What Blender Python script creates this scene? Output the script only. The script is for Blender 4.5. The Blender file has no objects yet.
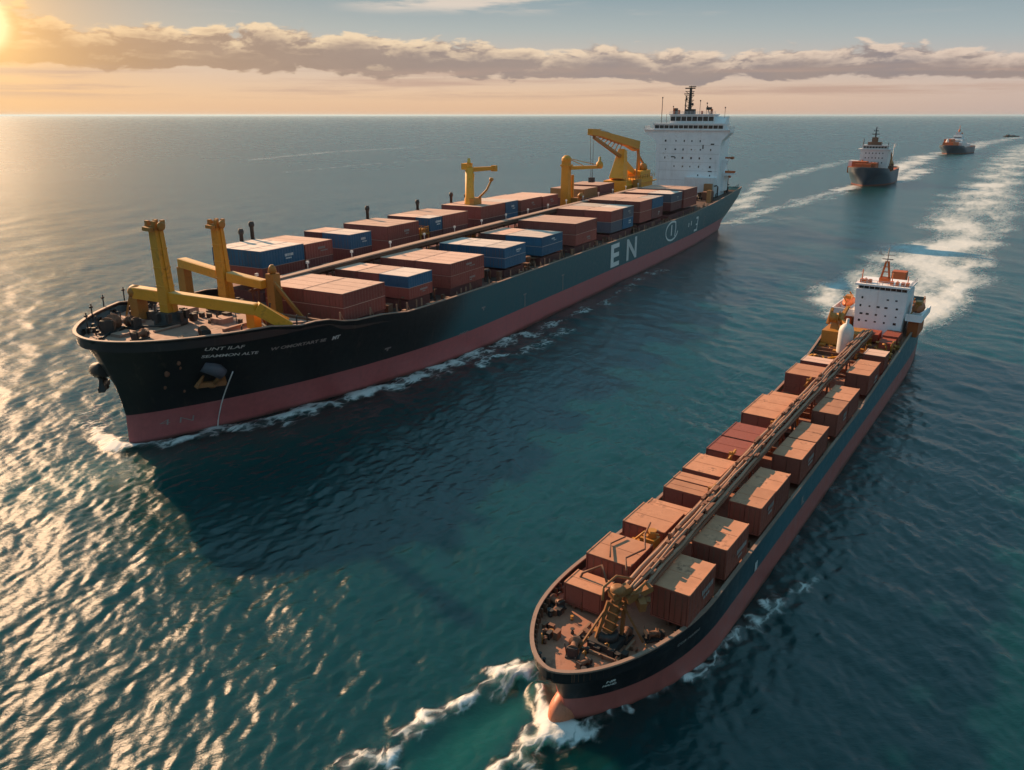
import bpy, bmesh, math, random
import numpy as np
from mathutils import Vector, Matrix

random.seed(7)
rng = np.random.default_rng(11)
R = math.radians
scene = bpy.context.scene
C = scene.collection

# ------------------------------------------------------------------ camera, sky, sun, exposure
PITCH = math.atan(270 / 800)
cam_d = bpy.data.cameras.new("camera")
cam = bpy.data.objects.new("camera", cam_d)
C.objects.link(cam)
cam.location = (0, 0, 50)
cam.rotation_euler = (math.pi / 2 - PITCH, 0, 0)
cam_d.sensor_width = 36
cam_d.lens = 800 / 1024 * 36
cam_d.clip_start = 1.0
cam_d.clip_end = 400000
scene.camera = cam

SUN_AZ = R(-42)          # measured from +Y towards +X
SUN_EL = R(23)
scene.view_settings.view_transform = 'Standard'
scene.view_settings.look = 'None'
scene.view_settings.gamma = 1
scene.view_settings.use_curve_mapping = False
scene.view_settings.exposure = 0.85

sun_d = bpy.data.lights.new("sun", 'SUN')
sun_d.energy = 4.7
sun_d.angle = R(0.6)
sun_d.color = (1.0, 0.63, 0.36)
sun = bpy.data.objects.new("sun", sun_d)
C.objects.link(sun)
sd = Vector((math.sin(SUN_AZ) * math.cos(SUN_EL), math.cos(SUN_AZ) * math.cos(SUN_EL), math.sin(SUN_EL)))
sun.rotation_euler = sd.to_track_quat('Z', 'Y').to_euler()
sun.location = (0, 0, 200)


class NT:
    """small helper for node trees"""
    def __init__(self, tree):
        self.t = tree
        self.n = tree.nodes
        self.l = tree.links

    def node(self, typ, **kw):
        nd = self.n.new(typ)
        for k, v in kw.items():
            setattr(nd, k, v)
        return nd

    def put(self, sock, v):
        if isinstance(v, bpy.types.NodeSocket):
            self.l.new(v, sock)
        elif v is not None:
            if hasattr(sock.default_value, '__len__') and not hasattr(v, '__len__'):
                v = (v, v, v)
            if hasattr(v, '__len__') and len(sock.default_value) == 4 and len(v) == 3:
                v = (*v, 1.0)
            sock.default_value = v

    def math(self, op, a, b=None, c=None, clamp=False):
        nd = self.node('ShaderNodeMath', operation=op, use_clamp=clamp)
        self.put(nd.inputs[0], a)
        if b is not None: self.put(nd.inputs[1], b)
        if c is not None: self.put(nd.inputs[2], c)
        return nd.outputs[0]

    def smooth(self, x, lo, hi, to0=0.0, to1=1.0):
        nd = self.node('ShaderNodeMapRange', interpolation_type='SMOOTHSTEP')
        self.put(nd.inputs[0], x); self.put(nd.inputs[1], lo); self.put(nd.inputs[2], hi)
        self.put(nd.inputs[3], to0); self.put(nd.inputs[4], to1)
        return nd.outputs[0]

    def mix(self, f, a, b, typ='MIX'):
        nd = self.node('ShaderNodeMix', data_type='RGBA', blend_type=typ)
        self.put(nd.inputs[0], f); self.put(nd.inputs[6], a); self.put(nd.inputs[7], b)
        return nd.outputs[2]

    def noise(self, vec, scale, detail=4, rough=0.55, dist=0.0):
        nd = self.node('ShaderNodeTexNoise')
        self.put(nd.inputs['Vector'], vec)
        nd.inputs['Scale'].default_value = scale
        nd.inputs['Detail'].default_value = detail
        nd.inputs['Roughness'].default_value = rough
        nd.inputs['Distortion'].default_value = dist
        return nd.outputs[0]

    def ramp(self, x, pts):
        nd = self.node('ShaderNodeValToRGB')
        cr = nd.color_ramp
        while len(cr.elements) < len(pts):
            cr.elements.new(0.5)
        for e, (p, c) in zip(cr.elements, pts):
            e.position = p
            e.color = (*c, 1) if len(c) == 3 else c
        self.put(nd.inputs[0], x)
        return nd.outputs[0]

    def comb(self, x, y, z):
        nd = self.node('ShaderNodeCombineXYZ')
        for i, v in enumerate((x, y, z)):
            self.put(nd.inputs[i], v)
        return nd.outputs[0]

    def sep(self, v):
        nd = self.node('ShaderNodeSeparateXYZ')
        self.put(nd.inputs[0], v)
        return nd.outputs


def lin(r, g, b):
    f = lambda c: c / 255 / 12.92 if c / 255 <= 0.04045 else ((c / 255 + 0.055) / 1.055) ** 2.4
    return (f(r), f(g), f(b))


def build_world():
    w = bpy.data.worlds.new("World")
    scene.world = w
    w.use_nodes = True
    w.node_tree.nodes.clear()
    T = NT(w.node_tree)
    out = T.node('ShaderNodeOutputWorld')
    bg1 = T.node('ShaderNodeBackground'); bg2 = T.node('ShaderNodeBackground')
    add = T.node('ShaderNodeAddShader')
    sky = T.node('ShaderNodeTexSky')
    sky.sky_type = 'NISHITA'
    sky.sun_disc = False
    sky.sun_elevation = SUN_EL
    sky.sun_rotation = SUN_AZ
    T.put(bg1.inputs[0], T.mix(0.95, sky.outputs[0], (0, 0, 0))); bg1.inputs[1].default_value = 0.05
    tc = T.node('ShaderNodeTexCoord')
    nrm = T.node('ShaderNodeVectorMath', operation='NORMALIZE')
    T.put(nrm.inputs[0], tc.outputs['Generated'])
    d = nrm.outputs[0]
    x, y, z = T.sep(d)
    el = T.math('MULTIPLY', T.math('ARCSINE', z), 180 / math.pi)
    az = T.math('MULTIPLY', T.math('ARCTAN2', x, y), 180 / math.pi)
    G = 1 / (2 ** scene.view_settings.exposure)
    k = lambda r, g, b: tuple(c * G for c in lin(r, g, b))
    # clear air: peach low band rising to a grey blue
    e01 = T.math('DIVIDE', el, 90.0, clamp=True)
    base = T.ramp(e01, [(0.0, k(222, 178, 146)), (0.012, k(232, 194, 160)), (0.03, k(216, 193, 175)), (0.058, k(174, 181, 179)),
                        (0.085, k(136, 158, 167)), (0.125, k(112, 152, 172)), (0.18, k(104, 156, 182)), (0.4, k(114, 166, 185)), (1.0, k(104, 156, 176))])
    cool = T.ramp(e01, [(0.0, k(190, 170, 165)), (0.02, k(205, 185, 175)), (0.05, k(165, 178, 182)), (0.09, k(125, 150, 162)),
                        (0.13, k(106, 148, 170)), (0.4, k(116, 166, 184)), (1.0, k(104, 156, 176))])
    far = T.smooth(az, -5.0, 45.0)
    base = T.mix(far, base, cool)
    # warm glow round the low sun
    sv = (math.sin(R(-31.5)) * math.cos(R(4.9)), math.cos(R(-31.5)) * math.cos(R(4.9)), math.sin(R(4.9)))
    dt = T.node('ShaderNodeVectorMath', operation='DOT_PRODUCT')
    T.put(dt.inputs[0], d); dt.inputs[1].default_value = sv
    ang = T.math('MULTIPLY', T.math('ARCCOSINE', T.math('MINIMUM', dt.outputs['Value'], 0.999999)), 180 / math.pi)
    g1 = T.math('EXPONENT', T.math('MULTIPLY', ang, -1 / 6.5))
    g2 = T.math('EXPONENT', T.math('MULTIPLY', ang, -1 / 1.8))
    core = T.smooth(ang, 2.0, 0.0)
    warm = T.mix(T.math('MULTIPLY', g1, 0.95, clamp=True), base, k(246, 186, 112))
    # clouds in a long low bank
    dx = T.comb(T.math('MULTIPLY', az, 0.075), T.math('MULTIPLY', el, 0.27), 3.1)

    def bank(off):
        e2 = T.math('ADD', el, off)
        v = T.comb(T.math('MULTIPLY', az, 0.15), T.math('MULTIPLY', e2, 0.42), 1.7)
        n1 = T.noise(v, 2.0, 9, 0.58, 0.25)
        top = T.noise(T.comb(T.math('MULTIPLY', az, 0.1), 0.0, 5.0), 1.25, 3, 0.5)
        hi = T.math('MULTIPLY_ADD', top, 3.0, 4.5)                       # wavy crest height in degrees
        hi = T.math('SUBTRACT', hi, T.smooth(az, -20.0, 24.0, 0.0, 1.35))
        lo = T.smooth(az, -20.0, 2.0, 2.55, 1.95)
        up = T.smooth(e2, T.math('SUBTRACT', hi, 2.2), T.math('ADD', hi, 0.9), 1.0, 0.0)
        lo = T.math('ADD', lo, T.math('MULTIPLY', T.math('SUBTRACT', T.noise(T.comb(T.math('MULTIPLY', az, 0.13), 0.0, 9.0), 1.0, 3, 0.5), 0.5), 1.3))
        dn = T.smooth(e2, T.math('SUBTRACT', lo, 0.55), T.math('ADD', lo, 0.85))
        b = T.math('MULTIPLY', up, dn)
        return T.math('ADD', T.math('MULTIPLY', b, 0.78), T.math('MULTIPLY_ADD', n1, 1.5, -1.14))
    c0 = bank(0.0)
    c1 = bank(0.45)
    cov = T.smooth(c0, -0.02, 0.14)
    rim = T.smooth(T.math('SUBTRACT', c0, c1), 0.02, 0.26)
    thin = T.smooth(c0, 0.62, 0.10)
    lit = T.math('MAXIMUM', T.math('MULTIPLY', rim, thin), T.math('MULTIPLY', T.smooth(c0, 0.16, 0.0), 0.30))
    body = T.mix(T.smooth(az, -30.0, 10.0), k(142, 114, 98), k(136, 128, 134))
    body = T.mix(T.noise(dx, 3.0, 5, 0.6), body, k(166, 144, 132))
    edge = T.mix(T.smooth(az, -25.0, 35.0), k(250, 220, 180), k(228, 204, 186))
    ccol = T.mix(lit, body, edge)
    ccol = T.mix(T.math('MULTIPLY', g1, 0.95, clamp=True), ccol, k(246, 182, 96))
    col = T.mix(T.math('MULTIPLY', cov, 0.93), warm, ccol)
    # thin streaks: higher wisps, and low bars under the bank
    v2 = T.comb(T.math('MULTIPLY', az, 0.045), T.math('MULTIPLY', el, 0.55), 8.0)
    w1 = T.smooth(T.noise(v2, 1.7, 7, 0.6, 0.3), 0.56, 0.74)
    w1 = T.math('MULTIPLY', w1, T.math('MULTIPLY', T.smooth(el, 5.6, 6.6), T.smooth(el, 40.0, 12.0)))
    col = T.mix(T.math('MULTIPLY', w1, 0.75), col, k(224, 208, 194))
    w4 = T.smooth(T.noise(T.comb(T.math('MULTIPLY', az, 0.10), T.math('MULTIPLY', el, 0.9), 4.4), 1.6, 7, 0.62, 0.3), 0.36, 0.62)
    w4 = T.math('MULTIPLY', w4, T.math('MULTIPLY', T.smooth(T.math('ABSOLUTE', T.math('SUBTRACT', el, 7.0)), 1.0, 0.2), T.smooth(T.math('ABSOLUTE', T.math('ADD', az, 3.5)), 9.0, 4.0)))
    col = T.mix(T.math('MULTIPLY', w4, 0.8), col, k(236, 216, 198))
    v3 = T.comb(T.math('MULTIPLY', az, 0.05), T.math('MULTIPLY', el, 1.1), 2.0)
    w2 = T.smooth(T.noise(v3, 1.4, 6, 0.6, 0.2), 0.44, 0.68)
    w2 = T.math('MULTIPLY', w2, T.math('MULTIPLY', T.smooth(el, 0.7, 1.5), T.smooth(el, 3.2, 2.2)))
    col = T.mix(T.math('MULTIPLY', w2, 0.8), col, k(190, 158, 142))
    glow = T.mix(1.0, T.mix(T.math('MULTIPLY', g2, 0.9, clamp=True), (0, 0, 0), k(238, 198, 132)), T.mix(core, (0, 0, 0), (0.7, 0.62, 0.45)), 'ADD')
    col = T.mix(1.0, col, glow, 'ADD')
    T.put(bg2.inputs[0], col)
    bg2.inputs[1].default_value = 0.95
    T.l.new(bg1.outputs[0], add.inputs[0]); T.l.new(bg2.outputs[0], add.inputs[1])
    T.l.new(add.outputs[0], out.inputs[0])


build_world()
scene.render.engine = 'CYCLES'
scene.cycles.use_denoising = True
scene.cycles.max_bounces = 5
scene.cycles.diffuse_bounces = 2
scene.cycles.glossy_bounces = 3
scene.cycles.transmission_bounces = 2
scene.cycles.sample_clamp_indirect = 4.0
scene.cycles.sample_clamp_direct = 0.55
scene.cycles.caustics_reflective = False
scene.cycles.caustics_refractive = False

# ------------------------------------------------------------------ materials
MATS = {}


def paint(name, col, rough=0.5, dirt=(0.05, 0.035, 0.025), amount=0.35, scale=0.6, streak=True, col2=None, metallic=0.0, bump=0.0):
    """weathered paint: tone variation, rust/grime patches and vertical streaks"""
    if name in MATS:
        return MATS[name]
    m = bpy.data.materials.new(name)
    m.use_nodes = True
    T = NT(m.node_tree)
    b = m.node_tree.nodes['Principled BSDF']
    tc = T.node('ShaderNodeTexCoord')
    oi = T.node('ShaderNodeObjectInfo')
    ov = T.node('ShaderNodeVectorMath', operation='ADD')
    T.put(ov.inputs[0], tc.outputs['Object'])
    T.put(ov.inputs[1], T.comb(T.math('MULTIPLY', oi.outputs['Random'], 91.0), T.math('MULTIPLY', oi.outputs['Random'], 37.0), 0.0))
    v = ov.outputs[0]
    n1 = T.noise(v, scale, 6, 0.62)
    n2 = T.noise(v, scale * 5.5, 5, 0.6)
    tone = T.mix(n1, tuple(c * 0.72 for c in col), tuple(min(1, c * 1.22) for c in (col2 or col)))
    rv = T.smooth(oi.outputs['Random'], 0.0, 1.0, 0.82, 1.14)
    tone = T.mix(1.0, tone, T.comb(rv, rv, rv), 'MULTIPLY')
    patch = T.smooth(n1, 0.52, 0.72)
    patch = T.math('MULTIPLY', patch, T.smooth(n2, 0.38, 0.62))
    if streak:
        sx = T.node('ShaderNodeVectorMath', operation='MULTIPLY')
        T.put(sx.inputs[0], v); sx.inputs[1].default_value = (1.0, 1.0, 0.07)
        s = T.smooth(T.noise(sx.outputs[0], scale * 4.0, 4, 0.6), 0.56, 0.76)
        patch = T.math('MAXIMUM', patch, T.math('MULTIPLY', s, 0.7))
    colr = T.mix(T.math('MULTIPLY', patch, amount), tone, dirt)
    T.put(b.inputs['Base Color'], colr)
    T.put(b.inputs['Roughness'], T.smooth(n2, 0.2, 0.8, rough - 0.1, min(1, rough + 0.2)))
    b.inputs['Metallic'].default_value = metallic
    if bump:
        bp = T.node('ShaderNodeBump')
        bp.inputs['Strength'].default_value = bump
        T.put(bp.inputs['Height'], n2)
        T.l.new(bp.outputs[0], b.inputs['Normal'])
    MATS[name] = m
    return m


RUST = (0.10, 0.040, 0.020)
M_RED = paint('container_red', (0.31, 0.070, 0.052), 0.55, RUST, 0.55, 0.35)
M_MAROON = paint('container_maroon', (0.17, 0.048, 0.045), 0.55, (0.06, 0.03, 0.025), 0.45, 0.35)
M_BLUE = paint('container_blue', (0.022, 0.115, 0.215), 0.5, (0.05, 0.06, 0.07), 0.35, 0.35)
M_SLATE = paint('container_slate', (0.10, 0.105, 0.135), 0.55, (0.05, 0.04, 0.04), 0.45, 0.35)
M_TAN = paint('container_tan', (0.42, 0.20, 0.07), 0.55, RUST, 0.4, 0.35)
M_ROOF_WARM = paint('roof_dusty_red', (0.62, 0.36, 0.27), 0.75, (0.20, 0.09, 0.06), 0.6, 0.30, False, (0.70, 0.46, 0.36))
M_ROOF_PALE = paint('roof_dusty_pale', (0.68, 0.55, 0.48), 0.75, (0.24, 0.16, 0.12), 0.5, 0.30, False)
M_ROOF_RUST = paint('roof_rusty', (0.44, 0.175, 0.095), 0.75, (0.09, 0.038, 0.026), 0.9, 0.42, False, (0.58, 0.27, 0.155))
M_BRICK = paint('container_brick', (0.26, 0.066, 0.042), 0.6, (0.07, 0.03, 0.02), 0.6, 0.5)
M_DECK = paint('deck_paint', (0.36, 0.185, 0.135), 0.75, (0.08, 0.05, 0.04), 0.75, 0.22, False, (0.44, 0.26, 0.20))
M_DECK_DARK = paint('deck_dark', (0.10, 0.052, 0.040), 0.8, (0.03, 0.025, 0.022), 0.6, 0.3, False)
M_DECK_RED = paint('deck_red', (0.34, 0.135, 0.085), 0.7, (0.08, 0.035, 0.025), 0.7, 0.35, False, (0.42, 0.19, 0.12))
M_YELLOW = paint('crane_yellow', (0.80, 0.35, 0.022), 0.45, (0.20, 0.075, 0.02), 0.55, 0.35, False)
M_YELLOW_TOP = paint('crane_yellow_pale', (0.74, 0.44, 0.18), 0.55, (0.2, 0.08, 0.03), 0.5, 0.6, False)  # paler yellow for the strips along the boom tops
M_OCHRE = paint('crane_ochre', (0.46, 0.19, 0.028), 0.5, (0.08, 0.035, 0.02), 0.8, 0.7, False)
M_OLD = paint('crane_weathered', (0.25, 0.10, 0.030), 0.6, (0.045, 0.025, 0.018), 0.9, 1.1, False)
M_DARK = paint('machinery_dark', (0.035, 0.030, 0.030), 0.6, (0.12, 0.05, 0.03), 0.6, 0.9)
M_RUSTY = paint('rusty_steel', (0.20, 0.085, 0.048), 0.7, (0.05, 0.025, 0.02), 0.8, 0.8)
M_PIPE = paint('pipe_brown', (0.33, 0.18, 0.115), 0.6, (0.08, 0.04, 0.025), 0.7, 0.7, False)
M_WALK = paint('walkway_dusty', (0.46, 0.29, 0.215), 0.7, (0.14, 0.07, 0.05), 0.6, 0.5, False)
M_WHITE = paint('white_paint', (0.84, 0.81, 0.83), 0.45, (0.34, 0.22, 0.16), 0.40, 0.22)
M_OFFWHITE = paint('mark_white', (0.74, 0.74, 0.72), 0.6, (0.3, 0.25, 0.22), 0.35, 1.5, False)
M_MARK_DIM = paint('mark_dim', (0.36, 0.31, 0.29), 0.6, (0.15, 0.1, 0.08), 0.5, 1.5, False)
M_GLASS = paint('window_dark', (0.012, 0.018, 0.024), 0.12, (0.02, 0.02, 0.02), 0.2, 1.0, False)
M_ORANGE = paint('orange_paint', (0.52, 0.115, 0.022), 0.5, (0.16, 0.05, 0.025), 0.55, 0.8)
M_TEALTRIM = paint('cap_rail', (0.36, 0.225, 0.17), 0.6, (0.1, 0.06, 0.05), 0.6, 0.8, False)
M_RUBBER = paint('black_steel', (0.016, 0.016, 0.018), 0.5, (0.06, 0.03, 0.02), 0.35, 1.0)
M_TANK = paint('tank_white', (0.80, 0.76, 0.72), 0.45, (0.4, 0.25, 0.16), 0.3, 0.6)


def hull_material(name, teal, black, red, zline, xb, xt, slant, stain=0.4, rise=0.0):
    """antifouling red below the boot line, black forward blending to teal aft; scuffs and run-off streaks"""
    m = bpy.data.materials.new(name)
    m.use_nodes = True
    T = NT(m.node_tree)
    b = m.node_tree.nodes['Principled BSDF']
    tc = T.node('ShaderNodeTexCoord')
    v = tc.outputs['Object']
    x, y, z = T.sep(v)
    big = T.noise(v, 0.07, 6, 0.6)
    fine = T.noise(v, 0.9, 6, 0.65)
    sm = T.node('ShaderNodeVectorMath', operation='MULTIPLY')
    T.put(sm.inputs[0], v); sm.inputs[1].default_value = (1, 1, 0.05)
    run = T.smooth(T.noise(sm.outputs[0], 0.75, 5, 0.65), 0.56, 0.78)
    sh = T.node('ShaderNodeVectorMath', operation='MULTIPLY')
    T.put(sh.inputs[0], v); sh.inputs[1].default_value = (0.06, 0.06, 1.0)
    scuff = T.smooth(T.noise(sh.outputs[0], 1.1, 6, 0.7), 0.60, 0.78)
    xx = T.math('ADD', T.math('MULTIPLY_ADD', z, slant, x), T.math('MULTIPLY', T.math('SUBTRACT', big, 0.5), 14.0))
    top = T.mix(T.smooth(xx, xb, xt), black, teal)
    top = T.mix(T.math('MULTIPLY', T.smooth(fine, 0.35, 0.75), 0.6), top, T.mix(1.0, top, (1.45, 1.4, 1.38), 'MULTIPLY'))
    top = T.mix(T.math('MULTIPLY', run, 0.55 * stain), top, (0.20, 0.13, 0.10))
    rd = T.mix(fine, tuple(c * 0.72 for c in red), tuple(min(1, c * 1.3) for c in red))
    rd = T.mix(T.math('MULTIPLY', scuff, 0.6), rd, (0.50, 0.30, 0.28))
    rd = T.mix(T.math('MULTIPLY', run, 0.30), rd, (0.13, 0.05, 0.045))
    zz = T.math('ADD', z, T.math('MULTIPLY', T.math('SUBTRACT', fine, 0.5), 0.10))
    if rise:
        zz = T.math('SUBTRACT', zz, T.smooth(x, 2.0, 18.0, 0.0, rise))
    under = T.smooth(zz, zline - 0.05, zline + 0.05)
    col = T.mix(under, rd, top)
    wet = T.smooth(T.math('ADD', z, T.math('MULTIPLY', big, 1.2)), 0.8, 1.5)
    col = T.mix(wet, T.mix(1.0, col, (0.45, 0.5, 0.42), 'MULTIPLY'), col)
    T.put(b.inputs['Base Color'], col)
    T.put(b.inputs['Roughness'], T.smooth(fine, 0.2, 0.8, 0.34, 0.58))
    bp = T.node('ShaderNodeBump')
    bp.inputs['Strength'].default_value = 0.12
    bp.inputs['Distance'].default_value = 0.4
    # faint plate seams
    br = T.node('ShaderNodeTexBrick')
    T.put(br.inputs['Vector'], T.comb(x, z, 0.0))
    br.inputs['Scale'].default_value = 1.0
    br.inputs['Brick Width'].default_value = 9.0
    br.inputs['Row Height'].default_value = 2.6
    br.inputs['Mortar Size'].default_value = 0.05
    T.put(bp.inputs['Height'], T.math('SUBTRACT', T.math('MULTIPLY', big, 0.8), T.math('MULTIPLY', br.outputs['Fac'], 0.12)))
    T.l.new(bp.outputs[0], b.inputs['Normal'])
    return m


# ------------------------------------------------------------------ object helpers
class MB:
    """collects shapes, links them as one mesh object"""
    def __init__(self):
        self.v = []
        self.f = []
        self.mi = []
        self.sm = []
        self.cut = []

    def piece(self):
        """the shapes that follow belong to a new piece"""
        self.cut.append((len(self.v), len(self.f)))

    def build_each(self, name, mats, parent=None):
        """one object per piece"""
        cuts = self.cut + [(len(self.v), len(self.f))]
        for (v0, f0), (v1, f1) in zip(cuts[:-1], cuts[1:]):
            q = MB()
            q.v = self.v[v0:v1]
            q.f = [tuple(i - v0 for i in f) for f in self.f[f0:f1]]
            q.mi = self.mi[f0:f1]; q.sm = self.sm[f0:f1]
            q.build(name, mats, parent)

    def quadbox(self, p, mi=0):
        """p: eight corners, bottom ring then top ring"""
        o = len(self.v)
        self.v += [tuple(q) for q in p]
        for f in ((3, 2, 1, 0), (4, 5, 6, 7), (0, 1, 5, 4), (1, 2, 6, 5), (2, 3, 7, 6), (3, 0, 4, 7)):
            self.f.append(tuple(o + i for i in f)); self.mi.append(mi); self.sm.append(False)

    def box(self, x0, x1, y0, y1, z0, z1, mi=0):
        self.quadbox([(x0, y0, z0), (x1, y0, z0), (x1, y1, z0), (x0, y1, z0), (x0, y0, z1), (x1, y0, z1), (x1, y1, z1), (x0, y1, z1)], mi)

    def beam(self, a, b, w, h, w2=None, h2=None, up=(0, 0, 1), mi=0):
        a, b = Vector(a), Vector(b)
        d = (b - a).normalized()
        upv = Vector(up)
        if abs(d.dot(upv)) > 0.98:
            upv = Vector((1, 0, 0))
        s = d.cross(upv).normalized()
        u = s.cross(d).normalized()
        w2 = w if w2 is None else w2
        h2 = h if h2 is None else h2
        P = []
        for c, ww, hh in ((a, w, h), (b, w2, h2)):
            P.append([c - s * ww / 2 - u * hh / 2, c + s * ww / 2 - u * hh / 2, c + s * ww / 2 + u * hh / 2, c - s * ww / 2 + u * hh / 2])
        self.quadbox(P[0] + P[1], mi)

    def tube(self, pts, r, n=8, mi=0, r2=None, cap=True):
        pts = [Vector(p) for p in pts]
        o = len(self.v)
        m = len(pts)
        for i, p in enumerate(pts):
            d = (pts[min(i + 1, m - 1)] - pts[max(i - 1, 0)]).normalized()
            ref = Vector((0, 0, 1)) if abs(d.z) < 0.95 else Vector((1, 0, 0))
            s = d.cross(ref).normalized(); u = s.cross(d)
            rr = r if r2 is None else r + (r2 - r) * i / max(1, m - 1)
            for k in range(n):
                a = 2 * math.pi * k / n
                self.v.append(tuple(p + s * (rr * math.cos(a)) + u * (rr * math.sin(a))))
        for i in range(m - 1):
            for k in range(n):
                self.f.append((o + i * n + k, o + i * n + (k + 1) % n, o + (i + 1) * n + (k + 1) % n, o + (i + 1) * n + k))
                self.mi.append(mi); self.sm.append(True)
        if cap:
            self.f.append(tuple(o + k for k in range(n))[::-1]); self.mi.append(mi); self.sm.append(False)
            self.f.append(tuple(o + (m - 1) * n + k for k in range(n))); self.mi.append(mi); self.sm.append(False)

    def lathe(self, c, prof, n=16, mi=0, ax='z'):
        """prof: (radius, height) list"""
        o = len(self.v)
        c = Vector(c)
        for (r, h) in prof:
            for k in range(n):
                a = 2 * math.pi * k / n
                p = (r * math.cos(a), r * math.sin(a), h)
                if ax == 'x': p = (p[2], p[0], p[1])
                if ax == 'y': p = (p[1], p[2], p[0])
                self.v.append(tuple(c + Vector(p)))
        for i in range(len(prof) - 1):
            for k in range(n):
                self.f.append((o + i * n + k, o + i * n + (k + 1) % n, o + (i + 1) * n + (k + 1) % n, o + (i + 1) * n + k))
                self.mi.append(mi); self.sm.append(True)
        self.f.append(tuple(o + k for k in range(n))[::-1]); self.mi.append(mi); self.sm.append(False)
        m = len(prof) - 1
        self.f.append(tuple(o + m * n + k for k in range(n))); self.mi.append(mi); self.sm.append(False)

    def prism(self, poly, z0, z1, mi=0, axis='z'):
        """poly: 2-D outline; extruded along axis ('z': xy outline, 'x': yz outline, 'y': xz outline)"""
        o = len(self.v)
        n = len(poly)
        for h in (z0, z1):
            for a, b in poly:
                self.v.append((a, b, h) if axis == 'z' else (h, a, b) if axis == 'x' else (a, h, b))
        self.f.append(tuple(o + i for i in range(n))[::-1]); self.f.append(tuple(o + n + i for i in range(n)))
        self.mi += [mi, mi]; self.sm += [False, False]
        for i in range(n):
            self.f.append((o + i, o + (i + 1) % n, o + n + (i + 1) % n, o + n + i)); self.mi.append(mi); self.sm.append(False)

    def mesh(self, name, mats):
        me = bpy.data.meshes.new(name)
        me.from_pydata(self.v, [], self.f)
        for m in (mats if isinstance(mats, (list, tuple)) else [mats]):
            me.materials.append(m)
        me.polygons.foreach_set('material_index', self.mi)
        me.polygons.foreach_set('use_smooth', self.sm)
        me.update()
        bm = bmesh.new(); bm.from_mesh(me)
        bmesh.ops.recalc_face_normals(bm, faces=bm.faces)
        bm.to_mesh(me); bm.free()
        return me

    def build(self, name, mats, parent=None, bevel=0.0):
        o = link(name, self.mesh(name, mats), parent)
        if bevel:
            md = o.modifiers.new('bevel', 'BEVEL')
            md.width = bevel; md.segments = 2; md.limit_method = 'ANGLE'; md.angle_limit = R(40)
        return o


def link(name, data, parent=None):
    o = bpy.data.objects.new(name, data)
    C.objects.link(o)
    if parent is not None:
        o.parent = parent
    return o


def empty(name, parent=None, loc=(0, 0, 0)):
    o = link(name, None, parent)
    o.location = loc
    return o


def tag(o, label=None, cat=None, group=None, kind=None):
    if label: o['label'] = label
    if cat: o['category'] = cat
    if group: o['group'] = group
    if kind: o['kind'] = kind
    return o


def interp(x, pts):
    return float(np.interp(x, [p[0] for p in pts], [p[1] for p in pts]))


# ------------------------------------------------------------------ ships' frames (x aft from the waterline stem, y to starboard, z up)
def ship_root(name, x, y, az_deg):
    o = empty(name, None, (x, y, 0))
    o.rotation_euler = (0, 0, R(90 - az_deg))
    return o


def place(root, o, x, y, z, rz=0.0):
    """world placement of a top-level thing standing at (x, y, z) of a ship's deck"""
    a = root.rotation_euler[2]
    o.location = (root.location[0] + x * math.cos(a) - y * math.sin(a), root.location[1] + x * math.sin(a) + y * math.cos(a), z)
    o.rotation_euler = (0, 0, a + rz)


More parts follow.
